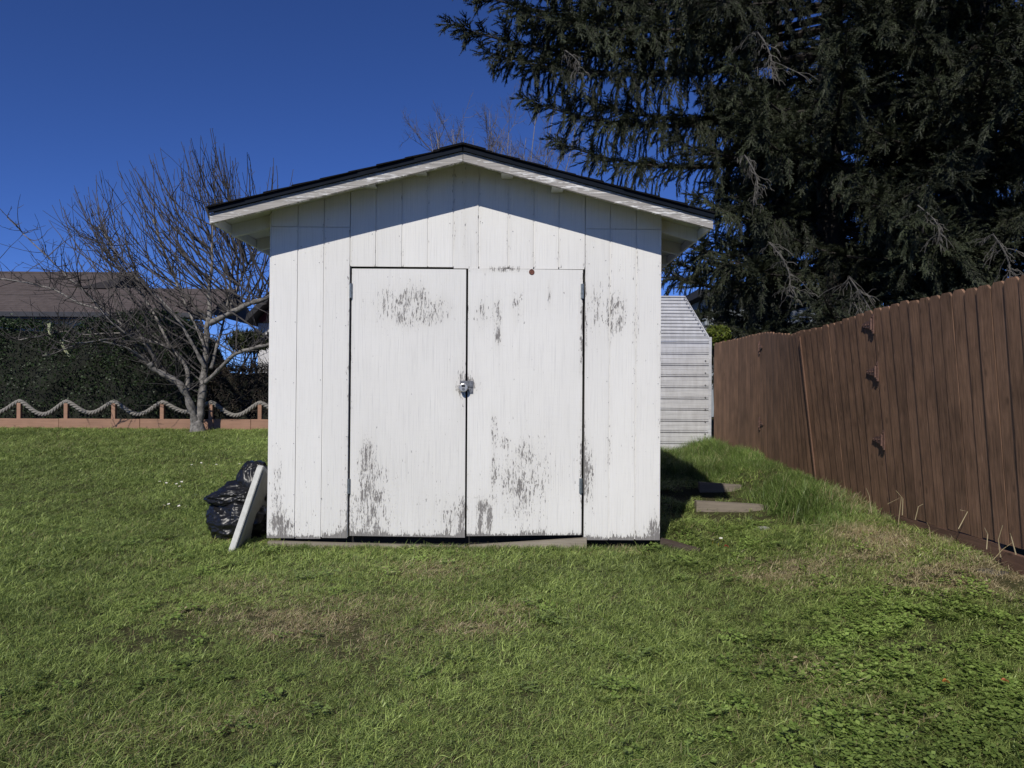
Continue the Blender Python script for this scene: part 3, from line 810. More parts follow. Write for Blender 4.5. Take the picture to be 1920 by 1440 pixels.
for v in bm.verts:
    q = v.co.copy(); d = 1 + .14 * (1 - 2 * abs(mnoise.noise(Vector((q.x * 3, q.y * 3, q.z * 2)) + Vector((9, 2, 1))))) + .1 * mnoise.noise(q * 1.3)
    q = q * d; w = 1.0 - .18 * q.z
    z = min(q.z, .93 + .04 * math.sin(q.x * 9))
    v.co = Vector((c3.x + q.x * .125 * w + .02 * q.z, 6.38 + q.y * .13 * w, c3.z + .02 + z * .165))
b = MB(); b.bm(bm); b.build("bag_neck", bm_, th2, smooth=True)
f0, f1 = at(455, 880, 6.30), at(494, 872, 6.30)
b = MB(); n = 24; V = []
for k in range(n):
    u = k / (n - 1); p = f0.lerp(f1, u); w = .010 * math.sin(u * 21) + .006 * math.sin(u * 47)
    V += [(p.x, p.y + w, p.z - .03 + .006 * math.sin(u * 13)), (p.x - .004, p.y + w * 1.4 - .02, p.z + .010 + .006 * math.sin(u * 17)), (p.x, p.y + w + .035, p.z + .020), (p.x, p.y + .09 + w, p.z - .02)]
q = []
for k in range(n - 1):
    for j in range(3): q.append([4 * k + j, 4 * k + 4 + j, 4 * k + 5 + j, 4 * k + 1 + j])
b.add(V, q); b.build("bag_flap", bm_, th2, smooth=True)

# ------------------------------------------------------------------ rope fence with its timber border
BY = 17.0
MAT['border'] = wood_mat("reddish_border_timber", (.31, .18, .12), 'x', var=.25, knots=True)
MAT['rope'] = simple("old_grey_rope", (.22, .205, .18), .95, var=.3, scale=60, bmp=.5)
def rope_fence():
    p = at(250, 805, BY)
    th = thing("rope_fence", (at(36, 800, BY).x, BY, p.z - .1), "low fence of swagged thick rope on short red timber posts with a plank border", "fence")
    xs_px = [-320, -231, -142, -53, 37, 125, 214, 305, 396, 488, 580, 671]
    # border planks
    cuts = [-340, -60, 110, 262, 400, 470, 640, 760]
    for a, c in zip(cuts[:-1], cuts[1:]):
        pa, pc = at(a, 785, BY), at(c, 785 + (c - a) * .0055, BY)
        z0a, z1a = at(a, 806, BY).z, at(a, 784.5, BY).z
        b = MB(); b.box(pa.x + .003, pc.x - .003, BY + rng.uniform(-.006, .006), BY + .045, -.05 + min(z0a, z1a) - .1, at((a + c) / 2, 785.5 + ((a + c) / 2 - 250) * .004, BY).z, .006)
        b.build("border_plank", MAT['border'], th)
    tops = []
    for x in xs_px:
        t = at(x, 757 + (x - 250) * .007, BY + .09)
        b = MB(); b.box(t.x - .043, t.x + .043, BY + .047, BY + .135, t.z - .62, t.z, .006); b.build("post", MAT['border'], th)
        tops.append(Vector((t.x, BY + .09, t.z + .038)))
    for a, c in zip(tops[:-1], tops[1:]):
        n = 44; u = np.linspace(-.02, 1.02, n)
        sag = .25 + rng.uniform(-.05, .04)
        # flattened over the post, hanging between
        s = np.clip(u, 0, 1); prof = -(np.sin(np.pi * s) ** 1.45) * sag
        X = a.x + (c.x - a.x) * u; Z = a.z + (c.z - a.z) * u + prof; Y0 = np.full(n, BY + .09)
        for k in range(3):
            ph = k * 2.0944 + u * (c.x - a.x) / .20 * 6.283
            r = .028
            tang = np.gradient(np.stack([X, Z], 1), axis=0); tang /= np.linalg.norm(tang, axis=1)[:, None]
            nx, nz = -tang[:, 1], tang[:, 0]
            P = np.stack([X + nx * r * np.cos(ph), Y0 + r * np.sin(ph), Z + nz * r * np.cos(ph)], -1)
            if k == 0: b = MB()
            b.tube(P, .026, 6)
        b.build("rope", MAT['rope'], th, smooth=True)
rope_fence()
b = MB(); p = at(250, 800, BY + .3)
prism(b, [(-26, -.2), (.5, -.2), (.5, p.z + .12), (-26, p.z + .12)], BY + .14, BY + 4)
props(b.build("planting_bed", simple("dark_bed_soil", (.02, .016, .012), 1.0, var=.4, scale=30)), "dark soil bed behind the timber border", None, None, "structure")

# ------------------------------------------------------------------ hedges and shrubs
def leaves_mesh(P, size, rs, up_bias=.0, aspect=.6):
    """one small folded leaf (2 triangles... a kite) per point"""
    n = len(P)
    d = rs.normal(size=(n, 3)); d[:, 2] += up_bias; d /= np.linalg.norm(d, axis=1)[:, None]
    e = np.cross(d, rs.normal(size=(n, 3))); e /= np.linalg.norm(e, axis=1)[:, None]
    s = size * rs.uniform(.6, 1.3, n)[:, None]
    V = np.stack([P - d * s * .5, P + e * s * aspect * .5, P + d * s * .5, P - e * s * aspect * .5], 1).reshape(-1, 3)
    F = (np.arange(n)[:, None] * 4 + np.arange(4)[None, :])
    return V, F
def quad_obj(name, V, F, mat, parent=None, link=True, org=None):
    me = bpy.data.meshes.new(name)
    o0 = np.zeros(3)
    if parent is not None: o0 = np.array(ORG[parent.name][:])
    elif org is not None: o0 = np.array(org)
    V = (V - o0).astype(np.float32); k = F.shape[1]
    me.vertices.add(len(V)); me.vertices.foreach_set("co", V.ravel())
    me.loops.add(F.size); me.loops.foreach_set("vertex_index", F.ravel().astype(np.int32))
    me.polygons.add(len(F)); me.polygons.foreach_set("loop_start", (np.arange(len(F)) * k).astype(np.int32))
    me.materials.append(mat); me.update(calc_edges=True)
    o = bpy.data.objects.new(name, me)
    if link: COL.objects.link(o)
    if parent is not None: o.parent = parent
    elif org is not None: o.location = org
    ORG[o.name] = Vector(o0)
    return o

MAT['hedge_leaf'] = leaf_mat("glossy_hedge_leaf", (.012, .024, .008), (.038, .064, .022), .5, .15, .3)
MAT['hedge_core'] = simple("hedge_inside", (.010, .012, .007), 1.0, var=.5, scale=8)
MAT['dead_twig'] = simple("dead_twig_bark", (.075, .06, .048), .95, var=.4, scale=10)
MAT['brown_leaf'] = leaf_mat("brown_shrub_leaf", (.030, .026, .016), (.075, .060, .038), .7, .1, .2)
def hedge(name, label, prof, Y0, Y1, mat, n, size, core=True, twigs=0, xr=None):
    """prof: list of (px, top py); a rounded bank of leaves between depths Y0 and Y1"""
    rs = np.random.default_rng(abs(hash(label)) % 1000 if False else len(label))
    a = [at(px, py, Y0 + .3) for px, py in prof]
    xs_ = np.array([q.x for q in a]); zs = np.array([q.z for q in a])
    zb = gz(xs_[0], BY) + .05
    base = ((xs_[0] + xs_[-1]) / 2, (Y0 + Y1) / 2, zb)
    th = thing(name, base, label, "hedge" if "hedge" in name else "shrub")
    def surf(x, v):   # v 0..1 from foot over the front to the back of the top
        top = np.interp(x, xs_, zs) + .10 * wob(x, v * 3, 3.0) 
        ang = v * math.pi * .78
        y = Y0 + (Y1 - Y0) * .5 * (1 - np.cos(ang)) + .18 * wob(x, v * 4, 2.3, 3) + .10 * wob(x, v * 9, 6.0, 8)
        z = zb + (top - zb) * np.clip(np.sin(np.clip(v * 1.9, 0, 1) * math.pi / 2) ** .75, 0, 1)
        return y, z
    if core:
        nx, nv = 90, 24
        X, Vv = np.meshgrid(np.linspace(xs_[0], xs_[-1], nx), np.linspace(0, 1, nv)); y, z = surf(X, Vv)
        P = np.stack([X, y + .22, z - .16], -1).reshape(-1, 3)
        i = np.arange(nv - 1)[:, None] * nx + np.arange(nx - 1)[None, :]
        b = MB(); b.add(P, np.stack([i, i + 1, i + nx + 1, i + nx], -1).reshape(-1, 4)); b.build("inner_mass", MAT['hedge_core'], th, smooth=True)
    x = rs.uniform(xs_[0], xs_[-1], n); v = rs.uniform(0, 1, n) ** 1.2
    y, z = surf(x, v)
    clump = wob(x, z * 1.0, 5.5, 9) + .7 * wob(x, z, 13.0, 13)
    keep = rs.uniform(-1.3, 1.0, n) < clump
    dep = rs.exponential(.09, n)
    P = np.stack([x, y + dep - .12 + .1 * clump * 0, z + rs.normal(0, .05, n)], -1)[keep]
    Vq, Fq = leaves_mesh(P, size, rs)
    o = quad_obj("leaves", Vq, Fq, mat, th); o["kind"] = "stuff"
    if twigs:
        b = MB()
        for _ in range(twigs):
            xx = rs.uniform(xs_[0], xs_[-1]); vv = rs.uniform(.05, .7); yy, zz = surf(xx, vv)
            p = np.array([xx, float(yy) + .15, float(zz) - .1]); d = rs.normal(0, 1, 3) * .6 + np.array([0, -.5, .55]); L = rs.uniform(.2, .7)
            d /= np.linalg.norm(d)
            pts = [p + d * L * t + np.array([.08, 0, .06]) * math.sin(t * 5 + xx) * L for t in np.linspace(0, 1, 5)]
            b.tube(pts, np.linspace(.008, .003, 5), 4, cap=False)
        o = b.build("twigs", MAT['dead_twig'], th); o["kind"] = "stuff"
    return th
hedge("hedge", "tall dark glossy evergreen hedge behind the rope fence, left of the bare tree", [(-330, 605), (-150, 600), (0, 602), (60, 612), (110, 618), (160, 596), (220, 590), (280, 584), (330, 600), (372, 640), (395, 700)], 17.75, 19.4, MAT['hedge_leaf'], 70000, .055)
hedge("shrub", "brown twiggy shrub behind the rope fence, right of the bare tree trunk", [(372, 720), (400, 694), (430, 688), (470, 690), (510, 690), (560, 700), (620, 720)], 17.75, 19.0, MAT['brown_leaf'], 9000, .04, twigs=900)

# ------------------------------------------------------------------ bare fruit tree
MAT['bark'] = simple("grey_fruit_tree_bark", (.165, .153, .138), .9, var=.6, scale=14, bmp=1.0)
MAT['twig'] = simple("dark_twig_bark", (.052, .046, .043), .85, var=.35, scale=5)
MAT['lichen'] = simple("pale_hanging_lichen", (.36, .38, .24), .95, var=.25, scale=20)
def smooth_path(pts, n):
    P = np.array([tuple(p) for p in pts]); t = np.linspace(0, 1, len(P)); u = np.linspace(0, 1, n)
    out = np.stack([np.interp(u, t, P[:, k]) for k in range(3)], -1)
    for _ in range(1): out[1:-1] = .25 * out[:-2] + .5 * out[1:-1] + .25 * out[2:]
    return out
def fruit_tree():
    rs = np.random.default_rng(21)
    TY = 16.45; s = TY / F_PX
    base = at(370, 806, TY); base.z = gz(base.x, TY)
    th = thing("fruit_tree", base, "bare grey fruit tree with many upright whips growing beside the rope fence", "tree")
    b = MB()
    b.tube(smooth_path([(base.x + .02, TY, base.z - .1), at(370, 800, TY), at(369, 795, TY), at(369, 788, TY)], 8), np.array([.20, .175, .155, .145, .14, .13, .11, .08]), 14)
    b.build("trunk", MAT['bark'], th, smooth=True)
    limbs = [  # depth drift, radius start/end in px, points in px
        (-.4, 11, 6.5, [(367, 799), (362, 775), (350, 742), (335, 719), (314, 706), (294, 694), (281, 688), (276, 680)]),
        (-.7, 4.5, 1.6, [(283, 690), (270, 672), (255, 659), (238, 648), (217, 643), (190, 634), (165, 640), (130, 630)]),
        (-.9, 5.5, 1.5, [(296, 696), (288, 667), (276, 645), (250, 632), (233, 622), (206, 600), (180, 572), (158, 548), (140, 525)]),
        (.3, 6.5, 1.2, [(352, 742), (352, 716), (350, 694), (339, 672), (320, 653), (293, 643), (260, 632), (225, 609), (190, 580), (152, 545), (114, 515), (73, 477), (35, 442), (2, 409)]),
        (.2, 12, 7, [(372, 799), (375, 770), (380, 730), (384, 700), (388, 670), (390, 632), (393, 600)]),
        (.6, 7, 1.6, [(393, 604), (393, 570), (390, 545), (396, 500), (393, 450), (400, 400), (396, 350)]),
        (-.5, 8, 6, [(393, 606), (407, 600), (423, 591), (445, 580), (461, 572), (487, 563), (520, 548), (560, 530), (600, 505)]),
        (-.7, 6, 4, [(384, 718), (401, 703), (423, 680), (444, 661), (475, 652), (504, 645), (540, 636), (590, 620)]),
        (-.4, 5.5, 1.4, [(385, 690), (377, 676), (360, 643), (339, 607), (312, 572), (271, 534), (245, 505), (217, 470), (190, 432)]),
        (.8, 4.5, 2.5, [(396, 690), (399, 678), (406, 643), (412, 626), (421, 580), (430, 520), (440, 460), (446, 400)]),
        (1.0, 4, 2, [(388, 664), (372, 620), (350, 575), (335, 540), (318, 500), (300, 450), (290, 410)]),
        (-.9, 3, 1.2, [(285, 664), (262, 648), (230, 640), (200, 632), (150, 640), (110, 655), (70, 660)]),
        (-.7, 3, 1.2, [(240, 626), (200, 624), (160, 628), (120, 622), (80, 634), (30, 645)]),
        (.9, 4.5, 2, [(425, 590), (440, 555), (452, 520), (470, 480), (482, 440), (495, 400)]),
        (.4, 4, 2, [(320, 654), (300, 610), (283, 580), (262, 550), (240, 520), (205, 480), (180, 450)]),
        (1.1, 3, 2, [(190, 580), (150, 570), (100, 540), (50, 530), (0, 522), (-40, 520)]),
    ]
    sup = []; objs = []
    for k, (dy, r0, r1, pts) in enumerate(limbs):
        n = len(pts)
        P = smooth_path([at(x, y, TY + dy * (i / (n - 1)) * 1.3) for i, (x, y) in enumerate(pts)], n * 4)
        P += np.cumsum(rs.normal(0, .011, P.shape), 0) * np.linspace(0, 1, len(P))[:, None]
        rad = (r1 + (r0 - r1) * (1 - np.linspace(0, 1, len(P))) ** 1.35) * s * .70 * (1 + .10 * np.sin(np.arange(len(P)) * 1.3 + k) + rs.normal(0, .07, len(P)))
        b = MB(); b.tube(P, rad, 8); o = b.build("limb", MAT['bark'], th, smooth=True)
        objs.append(o)
        for i in range(int(len(P) * .3), len(P)): sup.append((k, P[i], rad[i]))
    tw = [MB() for _ in limbs]
    SX = np.array([p[0] for _, p, _ in sup]); SY = np.array([p[1] for _, p, _ in sup]); SZ = np.array([p[2] for _, p, _ in sup])
    tipx = [-60, 0, 70, 120, 150, 200, 240, 290, 320, 370, 400, 440, 500, 530, 570, 620]
    tipy = [430, 405, 385, 335, 318, 305, 285, 272, 258, 246, 236, 258, 270, 285, 315, 370]
    def spurs(b, P, dens, lmax):
        for i in range(2, len(P) - 1):
            if rs.random() < dens:
                d = rs.normal(0, 1, 3); d[2] = abs(d[2]) * .7 + .1; d /= np.linalg.norm(d); L = rs.uniform(.05, lmax)
                q = [P[i], P[i] + d * L * .5 + np.array([0, 0, .02]), P[i] + d * L + np.array([0, 0, .07 * L / .2])]
                b.tube(q, [.006, .005, .0035], 3, cap=False)
    # long upright whips
    for w in range(155):
        px = rs.choice([rs.uniform(90, 560), rs.normal(390, 80), rs.normal(230, 70)])
        px = float(np.clip(px, 60, 600))
        top = np.interp(px, tipx, tipy)
        py = top + abs(rs.normal(0, 70)) + rs.uniform(0, 25)
        Yw = TY + rs.normal(0, .8)
        tip = at(px, py, Yw)
        # origin: a limb point below and to the right (left of the crown) of the tip
        lean = np.interp(px, [60, 250, 380, 480, 600], [1.15, .85, .30, -.1, -.5])
        L = rs.uniform(1.2, 3.0)
        want = np.array([tip.x + lean * L * rs.uniform(.5, 1.2), tip.z - L])
        dist = (SX - want[0]) ** 2 + (SZ - want[1]) ** 2 + .15 * (SY - Yw) ** 2 + 50 * (SZ > tip.z - .4)
        j = int(np.argmin(dist + rs.uniform(0, .15, len(dist))))
        k, o, rr = sup[j]
        T = np.array(tip[:]); ln = np.linalg.norm(T - o)
        if ln > 4.6: continue
        c = np.array([o[0] * .25 + T[0] * .75 + rs.normal(0, .05), (o[1] + T[1]) / 2, o[2] + (T[2] - o[2]) * rs.uniform(.32, .45)])
        u = np.linspace(0, 1, 14)[:, None]
        P = (1 - u) ** 2 * o + 2 * u * (1 - u) * c + u ** 2 * T
        P[1:-1] += rs.normal(0, .012, P[1:-1].shape)
        r0 = min(.022, .007 + .0048 * ln) * rs.uniform(.8, 1.2)
        tw[k].tube(P, np.linspace(r0, .006, 14), 4, cap=False)
        spurs(tw[k], P, .45, .16)
        if rs.random() < .5:      # a side shoot
            i = rs.integers(4, 10); d = P[i + 1] - P[i]; d = d / np.linalg.norm(d) + rs.normal(0, .45, 3); d[2] += .3; d /= np.linalg.norm(d)
            q = [P[i] + d * t * rs.uniform(.4, 1.0) + np.array([0, 0, .25 * t * t]) for t in np.linspace(0, 1, 6)]
            tw[k].tube(q, np.linspace(r0 * .6, .004, 6), 3, cap=False); spurs(tw[k], np.array(q), .5, .12)
    # the tangle of short twigs low in the crown
    for w in range(650):
        j = rs.integers(0, len(sup)); k, o, rr = sup[j]
        d = rs.normal(0, 1, 3); d[2] = d[2] * .7 + .45; d[0] += -.25 if o[0] < base.x else .15; d /= np.linalg.norm(d)
        L = rs.uniform(.25, 1.1); bend = rs.normal(0, .35, 3); bend[2] = abs(bend[2]) * .9
        u = np.linspace(0, 1, 8)[:, None]
        P = o + d * L * u + bend * L * u ** 2 + rs.normal(0, .012, (8, 3)) * u
        tw[k].tube(P, np.linspace(rs.uniform(.007, .014), .004, 8), 3, cap=False); spurs(tw[k], P, .4, .14)
    for k, b in enumerate(tw):
        if b.n: o = b.build("twigs", MAT['twig'], objs[k]); o["kind"] = "stuff"
    # hanging lichen
    for (pts, w) in (([(93, 606), (93, 616), (95, 627)], 2.2), ([(116, 642), (121, 655), (131, 668)], 2.6)):
        b = MB()
        for q in range(9):
            P = [at(x + rs.normal(0, w * .7), y + rs.normal(0, 1), TY - .8 + rs.normal(0, .02)) for x, y in pts]
            b.tube(P, [.006, .010, .004], 4, cap=False)
        b.build("lichen", MAT['lichen'], objs[11])
fruit_tree()

# ------------------------------------------------------------------ bare tree far behind the shed
def bare_tree(name, label, px, py_base, Y, top_py, spread, seed, grp=None):
    rs = np.random.default_rng(seed)
    base = at(px, py_base, Y); top = at(px, top_py, Y); H = top.z - 0.3
    th = thing(name, (base.x, Y, .3), label, "tree", grp)
    m1 = simple("pale_birch_bark", (.22, .20, .19), .9, var=.3); m2 = simple("fine_branch_bark", (.12, .105, .10), .9, var=.3)
    tr = MB(); limbs = []
    tr.tube([(base.x, Y, .0), (base.x + .1, Y, .3 + H * .25), (base.x, Y, .3 + H * .45)], [.22, .16, .09], 8); tr.build("trunk", m1, th, smooth=True)
    for k in range(20):
        lb = MB(); tb = MB()
        p0 = np.array([base.x, Y, .3 + H * rs.uniform(.25, .45)])
        a = rs.uniform(0, 6.28); sp = rs.uniform(.2, 1.0) * spread
        tip = np.array([base.x + math.cos(a) * sp, Y + math.sin(a) * sp * .6, .3 + H * rs.uniform(.82, 1.0) - .12 * sp])
        u = np.linspace(0, 1, 12)[:, None]; c = p0 + (tip - p0) * np.array([.75, .75, .4])
        P = (1 - u) ** 2 * p0 + 2 * u * (1 - u) * c + u ** 2 * tip + rs.normal(0, .05, (12, 3)) * u * (1 - u) * 4
        lb.tube(P, np.linspace(.055, .012, 12), 5); lo = lb.build("limb", m1, th)
        def sub(P, n, L0, r0, lev):
            for _ in range(n):
                i = rs.integers(2, len(P) - 1); d = (P[i + 1] - P[i]) if i + 1 < len(P) else P[i] - P[i - 1]
                d = d / (np.linalg.norm(d) + 1e-6) + rs.normal(0, .75, 3); d[2] += .1; d /= np.linalg.norm(d)
                L = L0 * rs.uniform(.5, 1.2); v = np.linspace(0, 1, 6)[:, None]
                Q = P[i] + d * L * v + np.array([0, 0, .18]) * L * v ** 2 + rs.normal(0, .03, (6, 3)) * v
                tb.tube(Q, np.linspace(r0, r0 * .4, 6), 3, cap=False)
                if lev: sub(Q, 4, L0 * .5, r0 * .6, lev - 1)
        sub(P, 14, 1.7, .017, 2)
        o = tb.build("twigs", m2, lo); o["kind"] = "stuff"
bare_tree("bare_tree", "leafless birch rising far behind the shed roof ridge", 925, 735, 34.0, 185, 4.0, 3)

# ------------------------------------------------------------------ neighbouring houses
def house_left():
    Y0, Y1 = 29.0, 34.0
    brown = new_mat("brown_roof_shingles"); m, nt, p = brown
    c = coords(nt, (3.2, 1, 9)); n = noi(nt, c, 1, 3, .7); n2 = noi(nt, coords(nt, (.4, .4, .4)), 1, 3)
    nt.links.new(mixc(nt, .5, ramp(nt, n, [(.3, (.048, .037, .034)), (.7, (.12, .095, .087))]), ramp(nt, n2, [(.3, (.068, .053, .048)), (.7, (.10, .08, .074))])), p.inputs['Base Color'])
    p.inputs['Roughness'].default_value = .95; bump(nt, p, n, .6, .03)
    wall = simple("blue_grey_siding", (.34, .37, .42), .8, var=.1); white = simple("white_trim", (.72, .72, .70), .7, var=.06)
    gut = simple("dark_gutter", (.03, .03, .034), .5); darkg = simple("dark_brown_gable", (.022, .018, .017), .9)
    a = at(-330, 586, Y0); e = at(232, 586, Y0); rg = at(232, 513, Y1)
    zE, zR = at(100, 586, Y0).z, at(100, 512.5, Y1).z
    th = thing("house", ((a.x + e.x) / 2, (Y0 + Y1) / 2, .3), "neighbour's house with a long brown shingle roof beyond the hedge on the left", "house")
    xL, xR = a.x - 2, at(246, 513, Y1).x
    xE2 = at(392, 600, Y0).x
    zR2 = at(340, 543.5, Y1 - 1.4).z
    b = MB(); b.box(xL + .5, xE2 - .7, Y0 + .6, Y0 + 1.2, .0, zE - .2); wl = b.build("wall", wall, th)
    # main slope as overlapping courses
    nC = 22; b = MB()
    for k in range(nC):
        f0, f1 = k / nC, (k + 1.15) / nC; f1 = min(f1, 1)
        y0, y1 = Y0 + (Y1 - Y0) * f0, Y0 + (Y1 - Y0) * f1; z0, z1 = zE + (zR - zE) * f0, zE + (zR - zE) * f1
        xr0 = xE2 if f0 < .55 else xR + .2; 
        b.add([(xL, y0, z0 + .03), (xr0, y0, z0 + .03), (xr0, y1, z1 + .005), (xL, y1, z1 + .005), (xL, y0, z0), (xr0, y0, z0)], [[0, 1, 2, 3], [4, 5, 1, 0]])
    rf = b.build("roof", m, th)
    b = MB(); b.box(xL, xR + .2, Y1 - .08, Y1 + .08, zR - .01, zR + .06); b.build("ridge_cap", m, rf)
    # back slope and the dark dutch gable at the end of the ridge
    b = MB(); b.add([(xL, Y1, zR), (xR + .2, Y1, zR), (xR + .2, Y1 + 5, zE), (xL, Y1 + 5, zE)], [[0, 1, 2, 3]]); b.build("rear_slope", m, th)
    zM = zE + (zR - zE) * .55; yM = Y0 + (Y1 - Y0) * .55
    b = MB(); b.add([(xR + .19, yM, zM), (xR + .19, Y1, zR), (xR + .19, Y1 + 2, zM), (xR - 1.1, yM - .05, zM + .06), (xR + .25, Y1 - .05, zR + .04), (xR + .25, yM - .05, zM + .06)], [[0, 1, 2], [3, 4, 5]]); b.build("gable", darkg, th)
    # lower wing to the right
    b = MB(); b.add([(xR + .2, yM, zM), (xE2 - .4, yM, zM + .02), (xE2 - .4, yM + .9, zR2), (xR + .2, yM + .9, zR2)], [[0, 1, 2, 3]]); b.build("wing_slope", m, th)
    b = MB(); b.add([(xE2 - .38, yM + .95, zR2 + .02), (xE2 + .15, Y0 - .1, zE - .05), (xE2 - .2, yM + 4, zE), (xE2 - 1.6, yM + .5, zR2 - .5), (xE2 - .6, Y0 - .06, zE + .03)], [[0, 1, 2], [0, 3, 4], [0, 4, 1]]); b.build("gable", darkg, th)
    b = MB(); b.box(xL, xE2, Y0 - .12, Y0 - .01, zE - .17, zE + .02, .01); b.build("gutter", gut, th)
    b = MB(); b.box(xL, xE2, Y0 + .02, Y0 + .05, zE - .24, zE - .03); b.build("fascia", gut, th)
    w0, w1 = at(-60, 593, Y0 + .58), at(58, 640, Y0 + .58)
    b = MB(); b.box(w0.x, w1.x, Y0 + .53, Y0 + .595, w1.z, w0.z, .01); wf = b.build("window", white, th)
    b = MB(); b.box(w0.x + .12, w1.x - .12, Y0 + .515, Y0 + .528, w1.z + .1, w0.z - .12); b.build("pane", simple("dim_glass", (.05, .06, .07), .1), wf)
house_left()

def house_mid():
    Y = 25.0
    th = thing("house", (at(520, 700, Y).x, Y + 2, .3), "small pale house corner with dark eaves and red brick gable seen past the shed", "house")
    white = simple("pale_render", (.55, .54, .53), .85, var=.1); dark = simple("black_eave", (.018, .018, .02), .8); red = simple("dark_red_brick", (.16, .035, .03), .9, var=.4, scale=12)
    a = at(484, 612, Y)
    b = MB(); bw = at(530, 612, Y).x; b.box(a.x, 2 * bw - a.x, Y, Y + 4.9, .2, a.z + .1); b.build("wall", white, th)
    l, r, t = at(458, 606, Y - .6), at(505, 590, Y - .6), at(530, 520, Y - .6)
    cx = t.x; rx = 2 * cx - l.x                                  # a symmetrical gable roof with deep dark eaves
    b = MB(); prism(b, [(l.x, l.z), (cx, t.z - .28), (cx, t.z), (l.x + .08, l.z + .30)], Y - .6, Y + 5); b.build("roof", dark, th)
    b = MB(); prism(b, [(rx, l.z), (rx - .08, l.z + .30), (cx + .001, t.z), (cx + .001, t.z - .28)], Y - .6, Y + 5); b.build("roof", dark, th)
    p0 = at(486, 604, Y)
    b = MB(); prism(b, [(p0.x, p0.z), (2 * cx - p0.x, p0.z), (2 * cx - p0.x, p0.z + .12), (cx, t.z - .32), (p0.x, p0.z + .12)], Y - .03, Y + .1); b.build("gable", red, th)
house_mid()
def house_right():
    Y = 30.0
    th = thing("house", (at(1380, 700, Y).x, Y + 2, .3), "grey house wall in shade glimpsed under the spruces above the fence", "house")
    g = simple("blue_grey_render", (.27, .30, .33), .85, var=.08); d = simple("dark_roof", (.025, .028, .034), .9)
    a, c = at(1322, 560, Y), at(1440, 640, Y)
    b = MB(); b.box(a.x, c.x + 4, Y, Y + 5, .2, a.z); b.build("wall", g, th)
    b = MB(); b.box(a.x - .4, c.x + 4.4, Y - .5, Y + 5.4, a.z + .002, a.z + .3); b.build("roof", d, th)
    w0, w1 = at(1392, 606, Y), at(1520, 640, Y)
    b = MB(); V = [(w0.x, Y - 4, w1.z - .5), (w1.x + 3, Y - 4, w1.z - .5), (w1.x + 3, Y - .05, w0.z), (w0.x + .7, Y - .05, w0.z)]
    V2 = [(x, y, z - .12) for x, y, z in V]; b.add(V + V2, [[0, 1, 2, 3], [7, 6, 5, 4], [0, 4, 5, 1], [1, 5, 6, 2], [2, 6, 7, 3], [3, 7, 4, 0]])
    b.build("porch_roof", d, th)
house_right()

# small shrubs: green one over the fence, bladed one by the pale house
def small_shrub(label, c, r, n, mat, size, asp, seed, upb=.3):
    rs = np.random.default_rng(seed)
    th = thing("shrub", (c.x, c.y, .2), label, "shrub")
    d = rs.normal(size=(n, 3)); d /= np.linalg.norm(d, axis=1)[:, None]; rr = rs.uniform(.35, 1, n) ** .6
    P = np.array(c[:]) + d * rr[:, None] * np.array(r) * (1 + .25 * wob(d[:, 0] * 2, d[:, 2] * 2, 2.5)[:, None])
    V, F = leaves_mesh(P, size, rs, upb, asp); o = quad_obj("leaves", V, F, mat, th); o["kind"] = "stuff"
    b = MB()
    for k in range(7):
        b.tube([(c.x + rs.normal(0, .05), c.y, .2), (c.x + rs.normal(0, .2), c.y, c.z * .6), (c.x + rs.normal(0, r[0] * .5), c.y + rs.normal(0, .2), c.z + r[2] * .5)], [.04, .03, .01], 5)
    b.build("stems", MAT['dead_twig'], th)
small_shrub("yellow-green leafy shrub showing above the fence by the metal shed", at(1346, 632, 14.4), (.24, .22, .26), 1300, leaf_mat("yellow_green_leaf", (.06, .09, .012), (.17, .20, .03), .5, .3), .07, .5, 4)
small_shrub("spiky olive shrub behind the bare tree's lower right limb", at(468, 640, 20.5), (.55, .5, .30), 900, leaf_mat("olive_blade", (.035, .045, .016), (.10, .11, .05), .5, .2), .34, .14, 8, .8)

# ------------------------------------------------------------------ spruces
MAT['needle'] = leaf_mat("dark_spruce_needles", (.006, .009, .005), (.054, .065, .034), .55, .08, .3)
MAT['spruce_bark'] = simple("spruce_bark", (.030, .025, .021), .95, var=.4, scale=10, bmp=.6)
MAT['dead_spray'] = simple("grey_dead_spray", (.10, .092, .08), .95, var=.4, scale=6)
def shoot_batch(P, D, L, rs, nn=14):
    L = L * 1.2
    """needle shoots: a thin core spindle plus needles slanting forward; P,D (n,3), L (n,)"""
    n = len(P)
    ref = rs.normal(size=(n, 3)); A = np.cross(D, ref); A /= np.linalg.norm(A, axis=1)[:, None] + 1e-9; B = np.cross(D, A)
    V = []; F = []
    # each shoot: nn needles, each one triangle whose wide base straddles the stem
    t = np.linspace(.04, .92, nn)
    ang = np.arange(nn) * 2.4
    for k in range(nn):
        o = P + D * (L * t[k])[:, None]
        side = A * math.cos(ang[k]) + B * math.sin(ang[k])
        nl = (.036 * (1 - .35 * t[k]) * rs.uniform(.8, 1.25, n))[:, None]
        tip = o + D * nl * 1.35 + side * nl * .75
        w = D * .011
        V.append(np.stack([o - w, o + w, tip], 1))
    # core: two crossed long triangles
    for (a_, s_) in ((A, 1), (B, 1)):
        V.append(np.stack([P - a_ * .014, P + a_ * .014, P + D * L[:, None]], 1))
    V = np.stack(V, 1).reshape(-1, 3)          # n, nn+2, 3, 3
    return V
